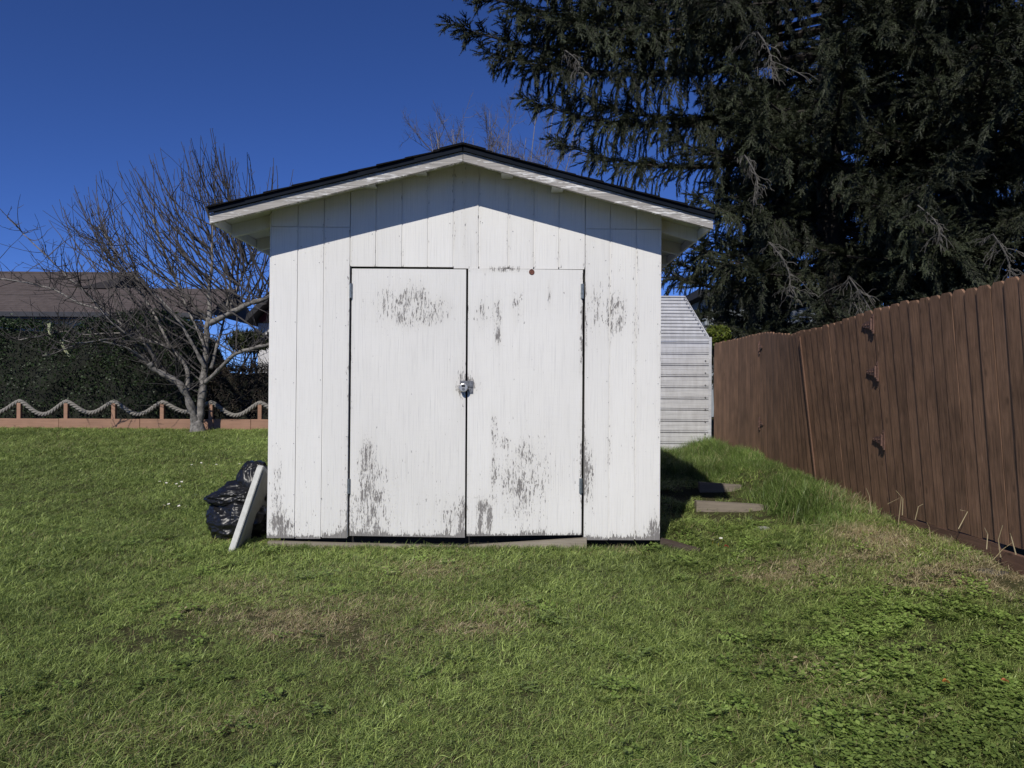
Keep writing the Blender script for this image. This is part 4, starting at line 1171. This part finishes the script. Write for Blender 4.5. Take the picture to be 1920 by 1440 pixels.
def spruce_limb(L, seed):
    """a limb along +X with hanging sprays; returns bark MB and foliage vertex array"""
    rs = np.random.default_rng(seed)
    n = 18; u = np.linspace(0, 1, n)
    sag = rs.uniform(.03, .065) if L > 6 else rs.uniform(.06, .12)
    ax = np.stack([u * L, .10 * L * np.sin(u * 2.2 + seed) * u * .6, L * (.04 * u - sag * np.sin(u * math.pi * .8) + .10 * u ** 3)], -1)
    bark = MB(); bark.tube(ax, np.linspace(.022 + .010 * L, .008, n), 6)
    Pn, Dn, Ln = [], [], []
    def put(p, d, l): Pn.append(p); Dn.append(d); Ln.append(l)
    nb = int(L * (22 if L > 6 else 17))
    for k in range(nb):
        s = rs.uniform(.10, 1.0) ** .8; i = s * (n - 1); j = min(int(i), n - 2); f = i - j
        o = ax[j] * (1 - f) + ax[j + 1] * f
        prof = min(1, (1 - s) * 2.2 + .35) * min(1, s * 3 + .3)
        side = 1 if k % 2 else -1
        ll = rs.uniform(.35, 1.05) * prof * min(1.0, .5 + L / 8)
        hang = rs.random() < .6
        d = np.array([rs.uniform(.2, .9), side * rs.uniform(.25, 1.0), rs.uniform(-.2, .35)]); d /= np.linalg.norm(d)
        if not hang: d[2] += .25
        m = max(3, int(ll / .07)); p = o.copy(); pts = [p.copy()]
        for q in range(m):
            g = (-.25 if hang else -.03)
            d = d + np.array([0, 0, g]) * (1 if q > 0 else .3) + rs.normal(0, .05, 3); d /= np.linalg.norm(d)
            p = p + d * ll / m; pts.append(p.copy())
            if q == 0 and rs.random() < .5: continue
            for sd in (-1, 1):
                lat = np.cross(d, [0.2, 0.1, 1.0]) ; nl = np.linalg.norm(lat); lat = lat / nl if nl > .1 else rs.normal(0, 1, 3)
                dd = d * .75 + sd * lat * rs.uniform(.3, .8) + np.array([0, 0, -.35 if hang else .05]) + rs.normal(0, .18, 3)
                dd /= np.linalg.norm(dd); put(p.copy(), dd, rs.uniform(.07, .15))
        put(p, d, rs.uniform(.10, .18))
        bark.tube(pts, np.linspace(.007, .003, len(pts)), 3, cap=False)
    # upright tufts along the top
    for k in range(int(L * 11)):
        s = rs.uniform(.15, 1); j = min(int(s * (n - 1)), n - 2)
        o = ax[j] + (ax[j + 1] - ax[j]) * rs.random(); d = np.array([rs.uniform(.2, 1), rs.normal(0, .6), rs.uniform(.0, .8)]); d /= np.linalg.norm(d)
        for q in range(4):
            dd = d + rs.normal(0, .35, 3); dd /= np.linalg.norm(dd); put(o + d * .06 * q, dd, rs.uniform(.08, .16))
    V = shoot_batch(np.array(Pn), np.array(Dn), np.array(Ln), rs)
    return bark, V
PROTO = {}
def limb_proto(cls):
    out = []
    L, cnt = {'long': (7.0, 4), 'mid': (4.6, 4), 'short': (3.0, 4)}[cls]
    for k in range(cnt):
        bark, V = spruce_limb(L, 10 * len(cls) + k)
        ob = bark.build("limb", MAT['spruce_bark'], link=False)
        F = np.arange(len(V)).reshape(-1, 3)
        of = quad_obj("foliage", V, F, MAT['needle'], link=False); of["kind"] = "stuff"
        out.append((ob, of))
    return L, out
for cls in ('long', 'mid', 'short'): PROTO[cls] = limb_proto(cls)
def place_limb(th, start, az, pitch, length, rs, roll=0.0):
    cls = 'long' if length > 5.8 else 'mid' if length > 3.8 else 'short'
    L, lst = PROTO[cls]; ob, of = lst[rs.integers(0, len(lst))]
    o = ob.copy(); COL.objects.link(o); o.parent = th
    s = length / L
    mat = Matrix.Translation(Vector(start) - ORG[th.name]) @ Matrix.Rotation(az, 4, 'Z') @ Matrix.Rotation(-pitch, 4, 'Y') @ Matrix.Rotation(roll, 4, 'X') @ Matrix.Diagonal((s, s * .9 + .1, (s + 1) / 2, 1))
    o.matrix_local = mat
    f = of.copy(); COL.objects.link(f); f.parent = o
    return o
def spruce(px, Y, H, rad, seed, label, whorls, special=(), n_per=6, leftmax=None):
    rs = np.random.default_rng(seed)
    base = at(px, 800, Y); base.z = .3
    th = thing("spruce", base, label, "tree", None)
    b = MB(); zz = np.linspace(-.3, H, 16)
    b.tube([(base.x + .12 * math.sin(z * .5 + seed), Y, z) for z in zz], np.linspace(.36, .06, 16), 12); b.build("trunk", MAT['spruce_bark'], th, smooth=True)
    for z in whorls:
        a0 = rs.uniform(0, 6.28)
        for k in range(n_per):
            az = a0 + k * 6.283 / n_per + rs.normal(0, .25)
            # limbs wholly behind the trunk matter little: keep half of them
            if math.sin(az) > .3 and rs.random() < .55: continue
            fr = np.interp(z, [0, 2, 6, H], [.8, .95, 1.0, .15])
            ln = float(np.clip(rad * fr * rs.uniform(.7, 1.12), 1.8, 8.5))
            if leftmax and math.cos(az) < 0 and z > 3.4: ln = min(ln, leftmax / max(.35, -math.cos(az)))
            place_limb(th, (base.x, Y, z + rs.normal(0, .2)), az, rs.normal(-.03, .10), ln, rs, rs.normal(0, .15))
    for (tx, ty, tY, z0) in special:
        tip = at(tx, ty, tY); v = tip - Vector((base.x, Y, z0)); hl = math.hypot(v.x, v.y)
        place_limb(th, (base.x, Y, z0), math.atan2(v.y, v.x), math.atan2(v.z, hl) - .02, v.length, rs)
    return th
def zpx(py, Y): return at(1500, py, Y).z
wh = list(np.arange(1.9, 11.6, .72))
spruce(1560, 17.0, 19, 4.6, 1, "big dark spruce with long drooping limbs reaching left over the shed", wh,
       n_per=7, leftmax=2.9,
       special=[(858, 88, 15.2, zpx(50, 17)), (880, 20, 15.6, zpx(-20, 17)), (930, 140, 15.0, zpx(95, 17)), (900, -40, 16, zpx(-90, 17)), (985, 60, 14.8, zpx(10, 17)), (1040, 5, 15, zpx(-50, 17)), (1010, 90, 15.4, zpx(30, 17)),
                (1260, 20, 14.6, zpx(-30, 17)), (930, -10, 15.2, zpx(-60, 17)),
                (996, 228, 15.4, zpx(185, 17)), (1075, 215, 15.8, zpx(200, 17)), (1048, 305, 15.6, zpx(270, 17)), (1270, 285, 15.2, zpx(265, 17)),
                (1238, 480, 15.5, zpx(450, 17)), (1235, 540, 15.3, zpx(510, 17)), (1300, 395, 15.2, zpx(375, 17)), (1230, 515, 16.5, zpx(480, 17))])
spruce(1830, 15.5, 17, 3.9, 2, "second dark spruce above the near fence at the right edge", list(np.arange(2.0, 10.8, .68)), n_per=8)
spruce(1700, 21.5, 20, 4.4, 3, "farther dark spruce filling the gap between the two nearer ones", list(np.arange(1.5, 14, .65)), n_per=7)
spruce(1455, 22.0, 18, 2.2, 4, "slimmer dark spruce behind, above the gate and metal shed", list(np.arange(2.6, 11, .7)), n_per=6)

def dead_sprays():
    rs = np.random.default_rng(77)
    trees = {o['label'][:3]: o for o in bpy.data.objects if o.get('category') == 'tree' and o.name.startswith('spruce')}
    sp = [bpy.data.objects['spruce'], bpy.data.objects['spruce.001']]
    for px, py, Y, ln, k, n in ((1592, 520, 13.2, 1.7, 0, 40), (1442, 455, 13.6, .9, 0, 24), (1395, 290, 13.8, .9, 0, 26), (1720, 385, 12.6, .6, 1, 18), (1862, 440, 12.2, .9, 1, 26), (1420, 60, 13.5, .9, 0, 26), (1060, 95, 14.6, .5, 0, 18)):
        p = np.array(at(px, py, Y)[:]); b = MB()
        d0 = np.array([rs.normal(.25, .2), -.2, -1.0])
        main = [p + d0 * ln * t + np.array([.15 * math.sin(t * 3), 0, 0]) for t in np.linspace(0, 1, 9)]
        b.tube(main, np.linspace(.014, .006, 9), 4, cap=False)
        for q in range(n):
            i = rs.integers(0, 8); d = np.array([rs.normal(0, .7), rs.normal(-.2, .5), -rs.uniform(.2, 1.1)]); L = ln * rs.uniform(.15, .42)
            Q = [main[i] + d * L * t + np.array([0, 0, -.35 * L * t * t]) + rs.normal(0, .015, 3) for t in np.linspace(0, 1, 6)]
            b.tube(Q, np.linspace(.006, .003, 6), 3, cap=False)
            for _ in range(2):
                j = rs.integers(2, 5); e = d * .6 + rs.normal(0, .4, 3); b.tube([Q[j], Q[j] + e * L * .3, Q[j] + e * L * .5 + np.array([0, 0, -.05])], [.006, .005, .004], 3, cap=False)
        b.build("dead_branch", MAT['dead_spray'], sp[k])
dead_sprays()

# ------------------------------------------------------------------ grass
def hidden_coll(name, objs):
    c = bpy.data.collections.new(name)
    for o in objs: c.objects.link(o)
    return c
def tuft_mesh(name, nb, rad, h0, h1, w, lean, mat, seed, segs=2, droop=.6):
    rs = np.random.default_rng(seed); V = []; F = []
    for k in range(nb):
        a = rs.uniform(0, 6.283); r = rad * math.sqrt(rs.random()); p = np.array([r * math.cos(a), r * math.sin(a), -.004])
        h = rs.uniform(h0, h1); d2 = rs.uniform(0, 6.283); ln = rs.uniform(.1, lean)
        dirv = np.array([math.cos(d2), math.sin(d2), 0]); sd = np.array([-math.sin(d2 + .5), math.cos(d2 + .5), 0]) * w * rs.uniform(.6, 1.2) * .5
        n0 = len(V)
        for q in range(segs + 1):
            t = q / segs; c = p + dirv * ln * h * (t ** (1 + droop)) + np.array([0, 0, h * (t - .25 * droop * ln * t * t)])
            ww = 1 - t * .55
            if q < segs: V.append(c - sd * ww); V.append(c + sd * ww)
            else: V.append(c)
        for q in range(segs - 1): F.append([n0 + 2 * q, n0 + 2 * q + 1, n0 + 2 * q + 3, n0 + 2 * q + 2])
        F.append([n0 + 2 * segs - 2, n0 + 2 * segs - 1, n0 + 2 * segs])
    me = bpy.data.meshes.new(name); me.from_pydata([tuple(v) for v in V], [], F); me.materials.append(mat); me.update()
    return bpy.data.objects.new(name, me)
def leafy_mesh(name, nb, rad, mat, seed, size):
    rs = np.random.default_rng(seed); V = []; F = []
    for k in range(nb):
        a = rs.uniform(0, 6.283); r = rad * math.sqrt(rs.random()); c = np.array([r * math.cos(a), r * math.sin(a), rs.uniform(.015, .045)])
        for q in range(3):
            an = a * 3 + q * 2.094 + rs.normal(0, .2); d = np.array([math.cos(an), math.sin(an), rs.uniform(-.1, .35)]); e = np.array([-math.sin(an), math.cos(an), rs.normal(0, .15)])
            s = size * rs.uniform(.7, 1.2); n0 = len(V)
            V += [c, c + d * s * .55 + e * s * .42, c + d * s, c + d * s * .55 - e * s * .42]; F.append([n0, n0 + 1, n0 + 2, n0 + 3])
    me = bpy.data.meshes.new(name); me.from_pydata([tuple(v) for v in V], [], F); me.materials.append(mat); me.update()
    return bpy.data.objects.new(name, me)
def scatter(name, pts, scl, dry, tone, coll, nvar, label, seed, tilt=.15):
    rs = np.random.default_rng(seed); n = len(pts)
    me = bpy.data.meshes.new(name); me.vertices.add(n); me.vertices.foreach_set("co", pts.astype(np.float32).ravel())
    def attr(nm, tp, key, arr):
        a = me.attributes.new(nm, tp, 'POINT'); a.data.foreach_set(key, arr)
    rot = np.stack([rs.normal(0, tilt, n), rs.normal(0, tilt, n), rs.uniform(0, 6.283, n)], -1).astype(np.float32)
    attr("rot", 'FLOAT_VECTOR', "vector", rot.ravel()); attr("scl", 'FLOAT', "value", scl.astype(np.float32))
    attr("dry", 'FLOAT', "value", dry.astype(np.float32)); attr("tone", 'FLOAT', "value", tone.astype(np.float32))
    attr("variant", 'INT', "value", rs.integers(0, nvar, n).astype(np.int32))
    o = bpy.data.objects.new(name, me); COL.objects.link(o)
    ng = bpy.data.node_groups.new(name, 'GeometryNodeTree')
    ng.interface.new_socket("Geometry", in_out='INPUT', socket_type='NodeSocketGeometry'); ng.interface.new_socket("Geometry", in_out='OUTPUT', socket_type='NodeSocketGeometry')
    gi = ng.nodes.new("NodeGroupInput"); go = ng.nodes.new("NodeGroupOutput")
    ip = ng.nodes.new("GeometryNodeInstanceOnPoints"); ci = ng.nodes.new("GeometryNodeCollectionInfo")
    ci.inputs['Collection'].default_value = coll; ci.inputs['Separate Children'].default_value = True; ci.inputs['Reset Children'].default_value = True
    def na(nm, tp):
        a = ng.nodes.new("GeometryNodeInputNamedAttribute"); a.data_type = tp; a.inputs['Name'].default_value = nm; return a.outputs['Attribute']
    ip.inputs['Pick Instance'].default_value = True
    L = ng.links.new
    L(gi.outputs[0], ip.inputs['Points']); L(ci.outputs[0], ip.inputs['Instance']); L(na("variant", 'INT'), ip.inputs['Instance Index'])
    L(na("rot", 'FLOAT_VECTOR'), ip.inputs['Rotation']); L(na("scl", 'FLOAT'), ip.inputs['Scale']); L(ip.outputs[0], go.inputs[0])
    md = o.modifiers.new("scatter", 'NODES'); md.node_group = ng
    return props(o, label, None, None, "stuff")

GREEN = leaf_mat("lawn_blade", (.055, .095, .018), (.46, .565, .165), .45, .38, .4, inst=True)
LONGG = leaf_mat("long_grass_blade", (.06, .115, .02), (.33, .44, .13), .42, .38, .4, inst=True)
CLOV = leaf_mat("clover_leaf", (.12, .19, .034), (.30, .40, .10), .5, .25, .3, inst=True)
STRAW = leaf_mat("dry_straw", (.24, .19, .10), (.46, .39, .24), .8, .15, .2)

def ground_px(px, py):
    """where the photo ray through (px,py) meets the ground"""
    d = _f + _r * ((px - 960) / F_PX) + _u * ((720 - py) / F_PX)
    t = 3.0
    for _ in range(25):
        zt = gz(d.x * t, d.y * t); t += ((CAM_H + d.z * t) - zt) / max(.05, -d.z) * .8
    return d.x * t, d.y * t
DRYP = [(470, 1100, .35, .12, .6), (560, 1160, .40, .18, .75), (400, 1155, .30, .10, .5), (500, 1185, .25, .1, .55), (650, 1180, .3, .12, .5), (690, 1215, .3, .12, .55), (800, 1070, .5, .16, .5), (720, 1130, .35, .1, .6), (780, 1165, .3, .1, .55),
        (940, 1145, .25, .10, .65), (880, 1180, .2, .1, .5), (930, 1180, .25, .08, .4), (280, 1060, .3, .06, .4), (270, 1380, .2, .1, .35), (480, 1350, .2, .1, .4), (1540, 1060, .5, .18, .7), (1400, 1080, .25, .1, .6), (1500, 1100, .3, .12, .5),
        (1620, 1000, .35, .2, .75), (1680, 1020, .3, .2, .6), (1730, 1090, .35, .15, .65), (1850, 1080, .35, .2, .9), (1500, 1260, .3, .12, .4), (1600, 1340, .3, .12, .45), (560, 1022, .9, .05, .5), (760, 1030, .8, .05, .5), (1000, 1025, .6, .05, .35), (1090, 1040, .15, .05, .4), (1180, 1035, .15, .05, .5)]
DRYW = [(*ground_px(a, b), rx, ry, s * (.72 if a < 1100 else 1)) for a, b, rx, ry, s in DRYP]
BARE = [(*ground_px(a, b), rx, ry) for a, b, rx, ry in ((330, 1190, .28, .07), (635, 1195, .22, .06), (240, 1200, .22, .05), (1760, 1190, .22, .08), (1700, 1215, .2, .06), (90, 1395, .2, .06), (160, 1050, .25, .05), (1540, 1185, .06, .03), (1300, 990, .16, .1), (650, 1230, .2, .05), (1380, 1000, .12, .06))]
def dryness(x, y):
    d = .10 + .08 * wob(x, y, 1.7, 3) + .05 * wob(x, y, 6.5, 8)
    for cx, cy, rx, ry, s in DRYW:
        e = ((x - cx) / rx) ** 2 + ((y - cy) / (ry * 1.6)) ** 2
        d = d + s * np.exp(-e) * (.75 + .5 * wob(x, y, 9, 2))
    return np.clip(d, 0, .95)
def bareness(x, y):
    d = np.zeros_like(x)
    for cx, cy, rx, ry in BARE: d = d + np.exp(-(((x - cx) / rx) ** 2 + ((y - cy) / (ry * 1.8)) ** 2))
    return d
def in_view(x, y):
    ok = (np.abs(x) < .70 * y + 1.0) & (y < BY - .02) & (x < FX - .03)
    ok &= ~((x > EX[0] - .015) & (x < EX[15] + .012) & (y > YF - .02) & (y < YF + SHED_D))
    ok &= ~((x / y > -.20) & (x / y < .10) & (y > 6.3))
    ok &= ~((x > .5) & (y > 12.55))
    return ok
def rand_pts(n, x0, x1, y0, y1, seed):
    rs = np.random.default_rng(seed); return rs.uniform(x0, x1, n), rs.uniform(y0, y1, n), rs
short = [tuft_mesh("tuft", 32, .066, .015, .040, .0047, 3.2, GREEN, 100 + k) for k in range(7)]
C_SHORT = hidden_coll("short_tufts", short)
def riser_clear(x, y):
    a = ((y > 7.30) & (y < 7.88)) | ((y > 8.25) & (y < 8.78))
    return .75 * a * np.exp(-((x - 2.2) / .62) ** 6)
def lawn_points():
    X, Y, S = [], [], []
    for (y0, y1, dens, sc, seed) in ((2.2, 3.6, 950, .92, 1), (3.6, 5.2, 700, 1.0, 2), (5.2, 7.5, 480, 1.12, 3), (7.5, 11, 260, 1.35, 4), (11, 17, 170, 1.7, 5)):
        xm = .70 * y1 + 1.0; x0, x1 = -xm, min(xm, FX)
        n = int((x1 - x0) * (y1 - y0) * dens); x, y, rs = rand_pts(n, x0, x1, y0, y1, seed)
        k = in_view(x, y) & (rs.random(n) > np.clip(bareness(x, y) * .6, 0, .7)) & (rs.random(n) > riser_clear(x, y)) & ~((x > 1.9) & (y > 6.9) & (rs.random(n) < .6))
        k &= rs.random(n) > .10 * np.clip(dryness(x, y) - .3, 0, 1)
        X.append(x[k]); Y.append(y[k]); S.append(sc * rs.uniform(.75, 1.25, k.sum()) * (1 - .25 * np.clip(dryness(x[k], y[k]), 0, 1)))
    return np.concatenate(X), np.concatenate(Y), np.concatenate(S)
x, y, s = lawn_points()
tone = np.clip(1.0 + .18 * wob(x, y, .9, 6) + .16 * wob(x, y, 3.1, 11) + .10 * wob(x, y, 9.0, 15), .5, 1.45)
scatter("lawn_grass", np.stack([x, y, ground(x, y)], -1), s * (1 + .25 * wob(x, y, 2.2, 20)), dryness(x, y), tone, C_SHORT, len(short), "short mown green grass of the lawn with straw coloured patches", 31)
# longer scattered tufts in the lawn
med = [tuft_mesh("long_tuft", 22, .05, .05, .10, .0055, 1.3, LONGG, 200 + k, segs=3) for k in range(5)]
C_MED = hidden_coll("medium_tufts", med)
x, y, rs = rand_pts(1500, -8, FX, 2.2, 8, 41)
k = in_view(x, y) & (wob(x, y, 1.6, 17) + .5 * wob(x, y, 5, 2) > rs.uniform(-.4, 1.6, len(x))) & (bareness(x, y) < .5)
x, y = x[k], y[k]
xb, yb_, rb = rand_pts(260, EX[0] - .1, EX[15] + .15, YF - .10, YF - .03, 47)       # uncut grass along the shed's foot
x, y = np.concatenate([x, xb]), np.concatenate([y, yb_])
scatter("coarse_grass", np.stack([x, y, ground(x, y)], -1), rs.uniform(.45, .80, len(x)), dryness(x, y) * .7, np.clip(.95 + .25 * wob(x, y, 4, 9), .5, 1.5), C_MED, 5, "coarser grass tufts standing out of the lawn", 32)
# long grass on the bank towards the fence
lng = [tuft_mesh("bank_tuft", 34, .09, .12, .30, .0075, 1.25, LONGG, 300 + k, segs=4, droop=.9) for k in range(5)]
C_LNG = hidden_coll("bank_tufts", lng)
x, y, rs = rand_pts(5200, 1.2, FX - .02, 5.0, 12.5, 43)
bank = sstep(1.9, 2.6, x - .0) * sstep(5.6, 6.8, y + (x - 2.2) * .5)
path = np.exp(-((x - 2.05) / .66) ** 8) * sstep(6.2, 6.6, y) * (1 - sstep(9.0, 9.4, y))
hgt = np.clip(.22 + .55 * np.exp(-(((x - 2.75) / .5) ** 2 + ((y - 7.6) / .8) ** 2)) + .45 * sstep(9.2, 10.2, y) + .22 * wob(x, y, 3.5, 4), .12, 1.2)
k = in_view(x, y) & (rs.random(len(x)) < np.clip(bank + .8 * sstep(9.2, 9.8, y), 0, 1) * (1 - .95 * path))
x, y, hgt = x[k], y[k], hgt[k]
scatter("bank_grass", np.stack([x, y, ground(x, y)], -1), hgt * rs.uniform(.8, 1.15, len(x)), np.clip(dryness(x, y) * .9 + .35 * sstep(2.8, 3.2, x) * (1 - sstep(7, 8.5, y)), 0, 1), np.clip(1.0 + .4 * wob(x, y, 3, 9), .5, 1.5), C_LNG, 5, "long lush grass on the bank by the gate", 33, .2)
# clover and small weeds
clv = [leafy_mesh("clover_patch", 16, .06, CLOV, 400 + k, .018) for k in range(4)]
C_CLV = hidden_coll("clover_patches", clv)
x, y, rs = rand_pts(9000, -4, FX, 2.2, 7.6, 44)
w = 1.3 * np.exp(-(((x - 1.7) / .8) ** 2 + ((y - 3.2) / .9) ** 2)) + .9 * np.exp(-(((x - 1.7) / .5) ** 2 + ((y - 6.4) / .6) ** 2)) + 1.0 * np.exp(-(((x - 2.6) / .6) ** 2 + ((y - 4.2) / .6) ** 2)) + .35 * np.exp(-(((x + 1.8) / .6) ** 2 + ((y - 3.0) / .5) ** 2)) + .03
k = in_view(x, y) & (w * (.6 + .8 * wob(x, y, 4.5, 7)) > rs.random(len(x))) & (bareness(x, y) < .6)
x, y = x[k], y[k]
scatter("clover", np.stack([x, y, ground(x, y)], -1), rs.uniform(.7, 1.3, len(x)), dryness(x, y) * .3, np.clip(.9 + .3 * wob(x, y, 5, 9), .5, 1.5), C_CLV, 4, "patches of clover and small weeds in the lawn", 34)
# dry straw lying under the fence and on the bank
stw = [tuft_mesh("straw_tuft", 14, .10, .025, .06, .0032, 3.0, STRAW, 500 + k, segs=3) for k in range(4)]
C_STW = hidden_coll("straw_tufts", stw)
x, y, rs = rand_pts(4200, 1.6, FX, 4.2, 7.4, 45)
w = 1.2 * np.exp(-(((x - 3.05) / .25) ** 2 + ((y - 4.75) / .45) ** 2)) + .6 * np.exp(-(((x - 2.85) / .35) ** 2 + ((y - 6.0) / .6) ** 2)) + .45 * np.exp(-(((x - 2.1) / .45) ** 2 + ((y - 5.4) / .3) ** 2)) + .3 * np.exp(-(((x - 2.5) / .4) ** 2 + ((y - 4.8) / .25) ** 2))
k = in_view(x, y) & (w * (.7 + .7 * wob(x, y, 6, 7)) > rs.random(len(x)) * 2.6); x, y = x[k], y[k]
scatter("straw", np.stack([x, y, ground(x, y) + .01], -1), rs.uniform(.6, 1.1, len(x)), x * 0, x * 0 + 1, C_STW, 4, "bleached dry grass lying along the foot of the fence", 35, .3)

# tall dry stalks standing against the foot of the fence
b = MB(); rs = np.random.default_rng(12)
for px0, py0, px1, py1, px2, py2, Y in ((1684, 985, 1690, 932, 1664, 945, 6.2), (1692, 966, 1693, 935, 1680, 920, 6.2), (1797, 992, 1820, 959, 1800, 956, 5.4), (1745, 1010, 1742, 988, 1738, 980, 5.7), (1850, 1030, 1852, 1002, 1846, 990, 5.1), (1905, 1040, 1896, 1006, 1894, 1000, 4.8), (1862, 1050, 1880, 1030, 1900, 1016, 4.9), (1634, 962, 1630, 930, 1624, 915, 6.6), (1716, 975, 1722, 950, 1731, 945, 5.9), (1876, 1045, 1872, 1012, 1880, 985, 4.95)):
    P = [at(px0, py0, Y), at(px1, py1, Y + .03), at(px2, py2, Y + .02)]
    for q in P: q.x = min(q.x, FX - .05)
    b.tube(P, [.0032, .0025, .0016], 4)
props(b.build("dry_stalks", STRAW), "thin dry weed stalks standing against the brown fence", None, None, "stuff")

# daisies
wht = simple("white_petals", (.80, .80, .78), .7, var=.05); yel = simple("yellow_disc", (.65, .45, .04), .8, var=.1)
def daisy():
    th = bpy.data.objects.new("daisy", None); th.empty_display_size = .02
    b = MB(); V = []; F = []
    for k in range(9):
        a = k * 6.283 / 9; d = np.array([math.cos(a), math.sin(a), .15]); e = np.array([-math.sin(a), math.cos(a), 0]); n0 = len(V)
        c0 = np.array([0, 0, .055]); V += [c0 + e * .003, c0 + d * .016 + e * .005, c0 + d * .020, c0 + d * .016 - e * .005, c0 - e * .003]; F.append([n0, n0 + 1, n0 + 2, n0 + 3, n0 + 4])
    b.add(V, F); pe = b.build("petals", wht, link=False)
    b = MB(); b.tube([(0, 0, .053), (0, 0, .058), (0, 0, .060)], [.005, .006, .003], 8); b.tube([(0, 0, 0), (.002, 0, .03), (0, 0, .053)], .0012, 4); ce = b.build("centre", yel, link=False)
    return th, pe, ce
dth, dpe, dce = daisy()
drs = np.random.default_rng(8)
for k, (px, py) in enumerate([(362, 876), (378, 872), (390, 874), (397, 876), (405, 876), (449, 875), (322, 911), (333, 913), (338, 918), (340, 909), (347, 918), (300, 909), (306, 914), (311, 911), (338, 955), (350, 981), (318, 952), (305, 955), (225, 869), (1336, 1022), (1352, 1018), (1346, 1028)]):
    gx, gy = ground_px(px, py)
    t = dth.copy(); COL.objects.link(t); t.location = (gx, gy, gz(gx, gy)); t.rotation_euler = (drs.normal(-.25, .1), drs.normal(0, .2), drs.uniform(0, 6)); t.scale = (.75,) * 3
    if k < 19: props(t, "small white daisy in the %s" % ("upper row of daisies left of the rubbish bags" if py < 880 else "middle cluster of daisies left of the rubbish bags" if py < 925 else "lowest scattered daisies left of the rubbish bags"), "flower", "white daisies in the lawn")
    else: props(t, "white flower in the weeds by the shed's right corner", "flower", "white flowers in the weeds")
    for c in (dpe, dce):
        q = c.copy(); COL.objects.link(q); q.parent = t
# a fallen orange leaf and a rust-red leaf in the weeds
for px, py, colr, lab in ((1774, 1297, (.42, .14, .03), "curled orange leaf lying in the clover at lower right"), (1362, 1035, (.30, .06, .03), "small reddish leaf in the weeds near the shed corner"), (1884, 1296, (.40, .13, .05), "tiny orange leaf in the grass near the right edge")):
    gx, gy = ground_px(px, py); z = gz(gx, gy) + .04; b = MB(); V = []; F = []
    for i in range(5):
        for j in range(3): V.append((gx + (i - 2) * .008, gy + (j - 1) * .010 * (1 - abs(i - 2) / 2.6), z + .010 * abs(j - 1) + .006 * math.sin(i)))
    for i in range(4):
        for j in range(2): F.append([i * 3 + j, i * 3 + j + 1, i * 3 + j + 4, i * 3 + j + 3])
    b.add(V, F); props(b.build("fallen_leaf", simple("dead_leaf", colr, .7, var=.3, scale=60), org=(gx, gy, z)), lab, "leaf")
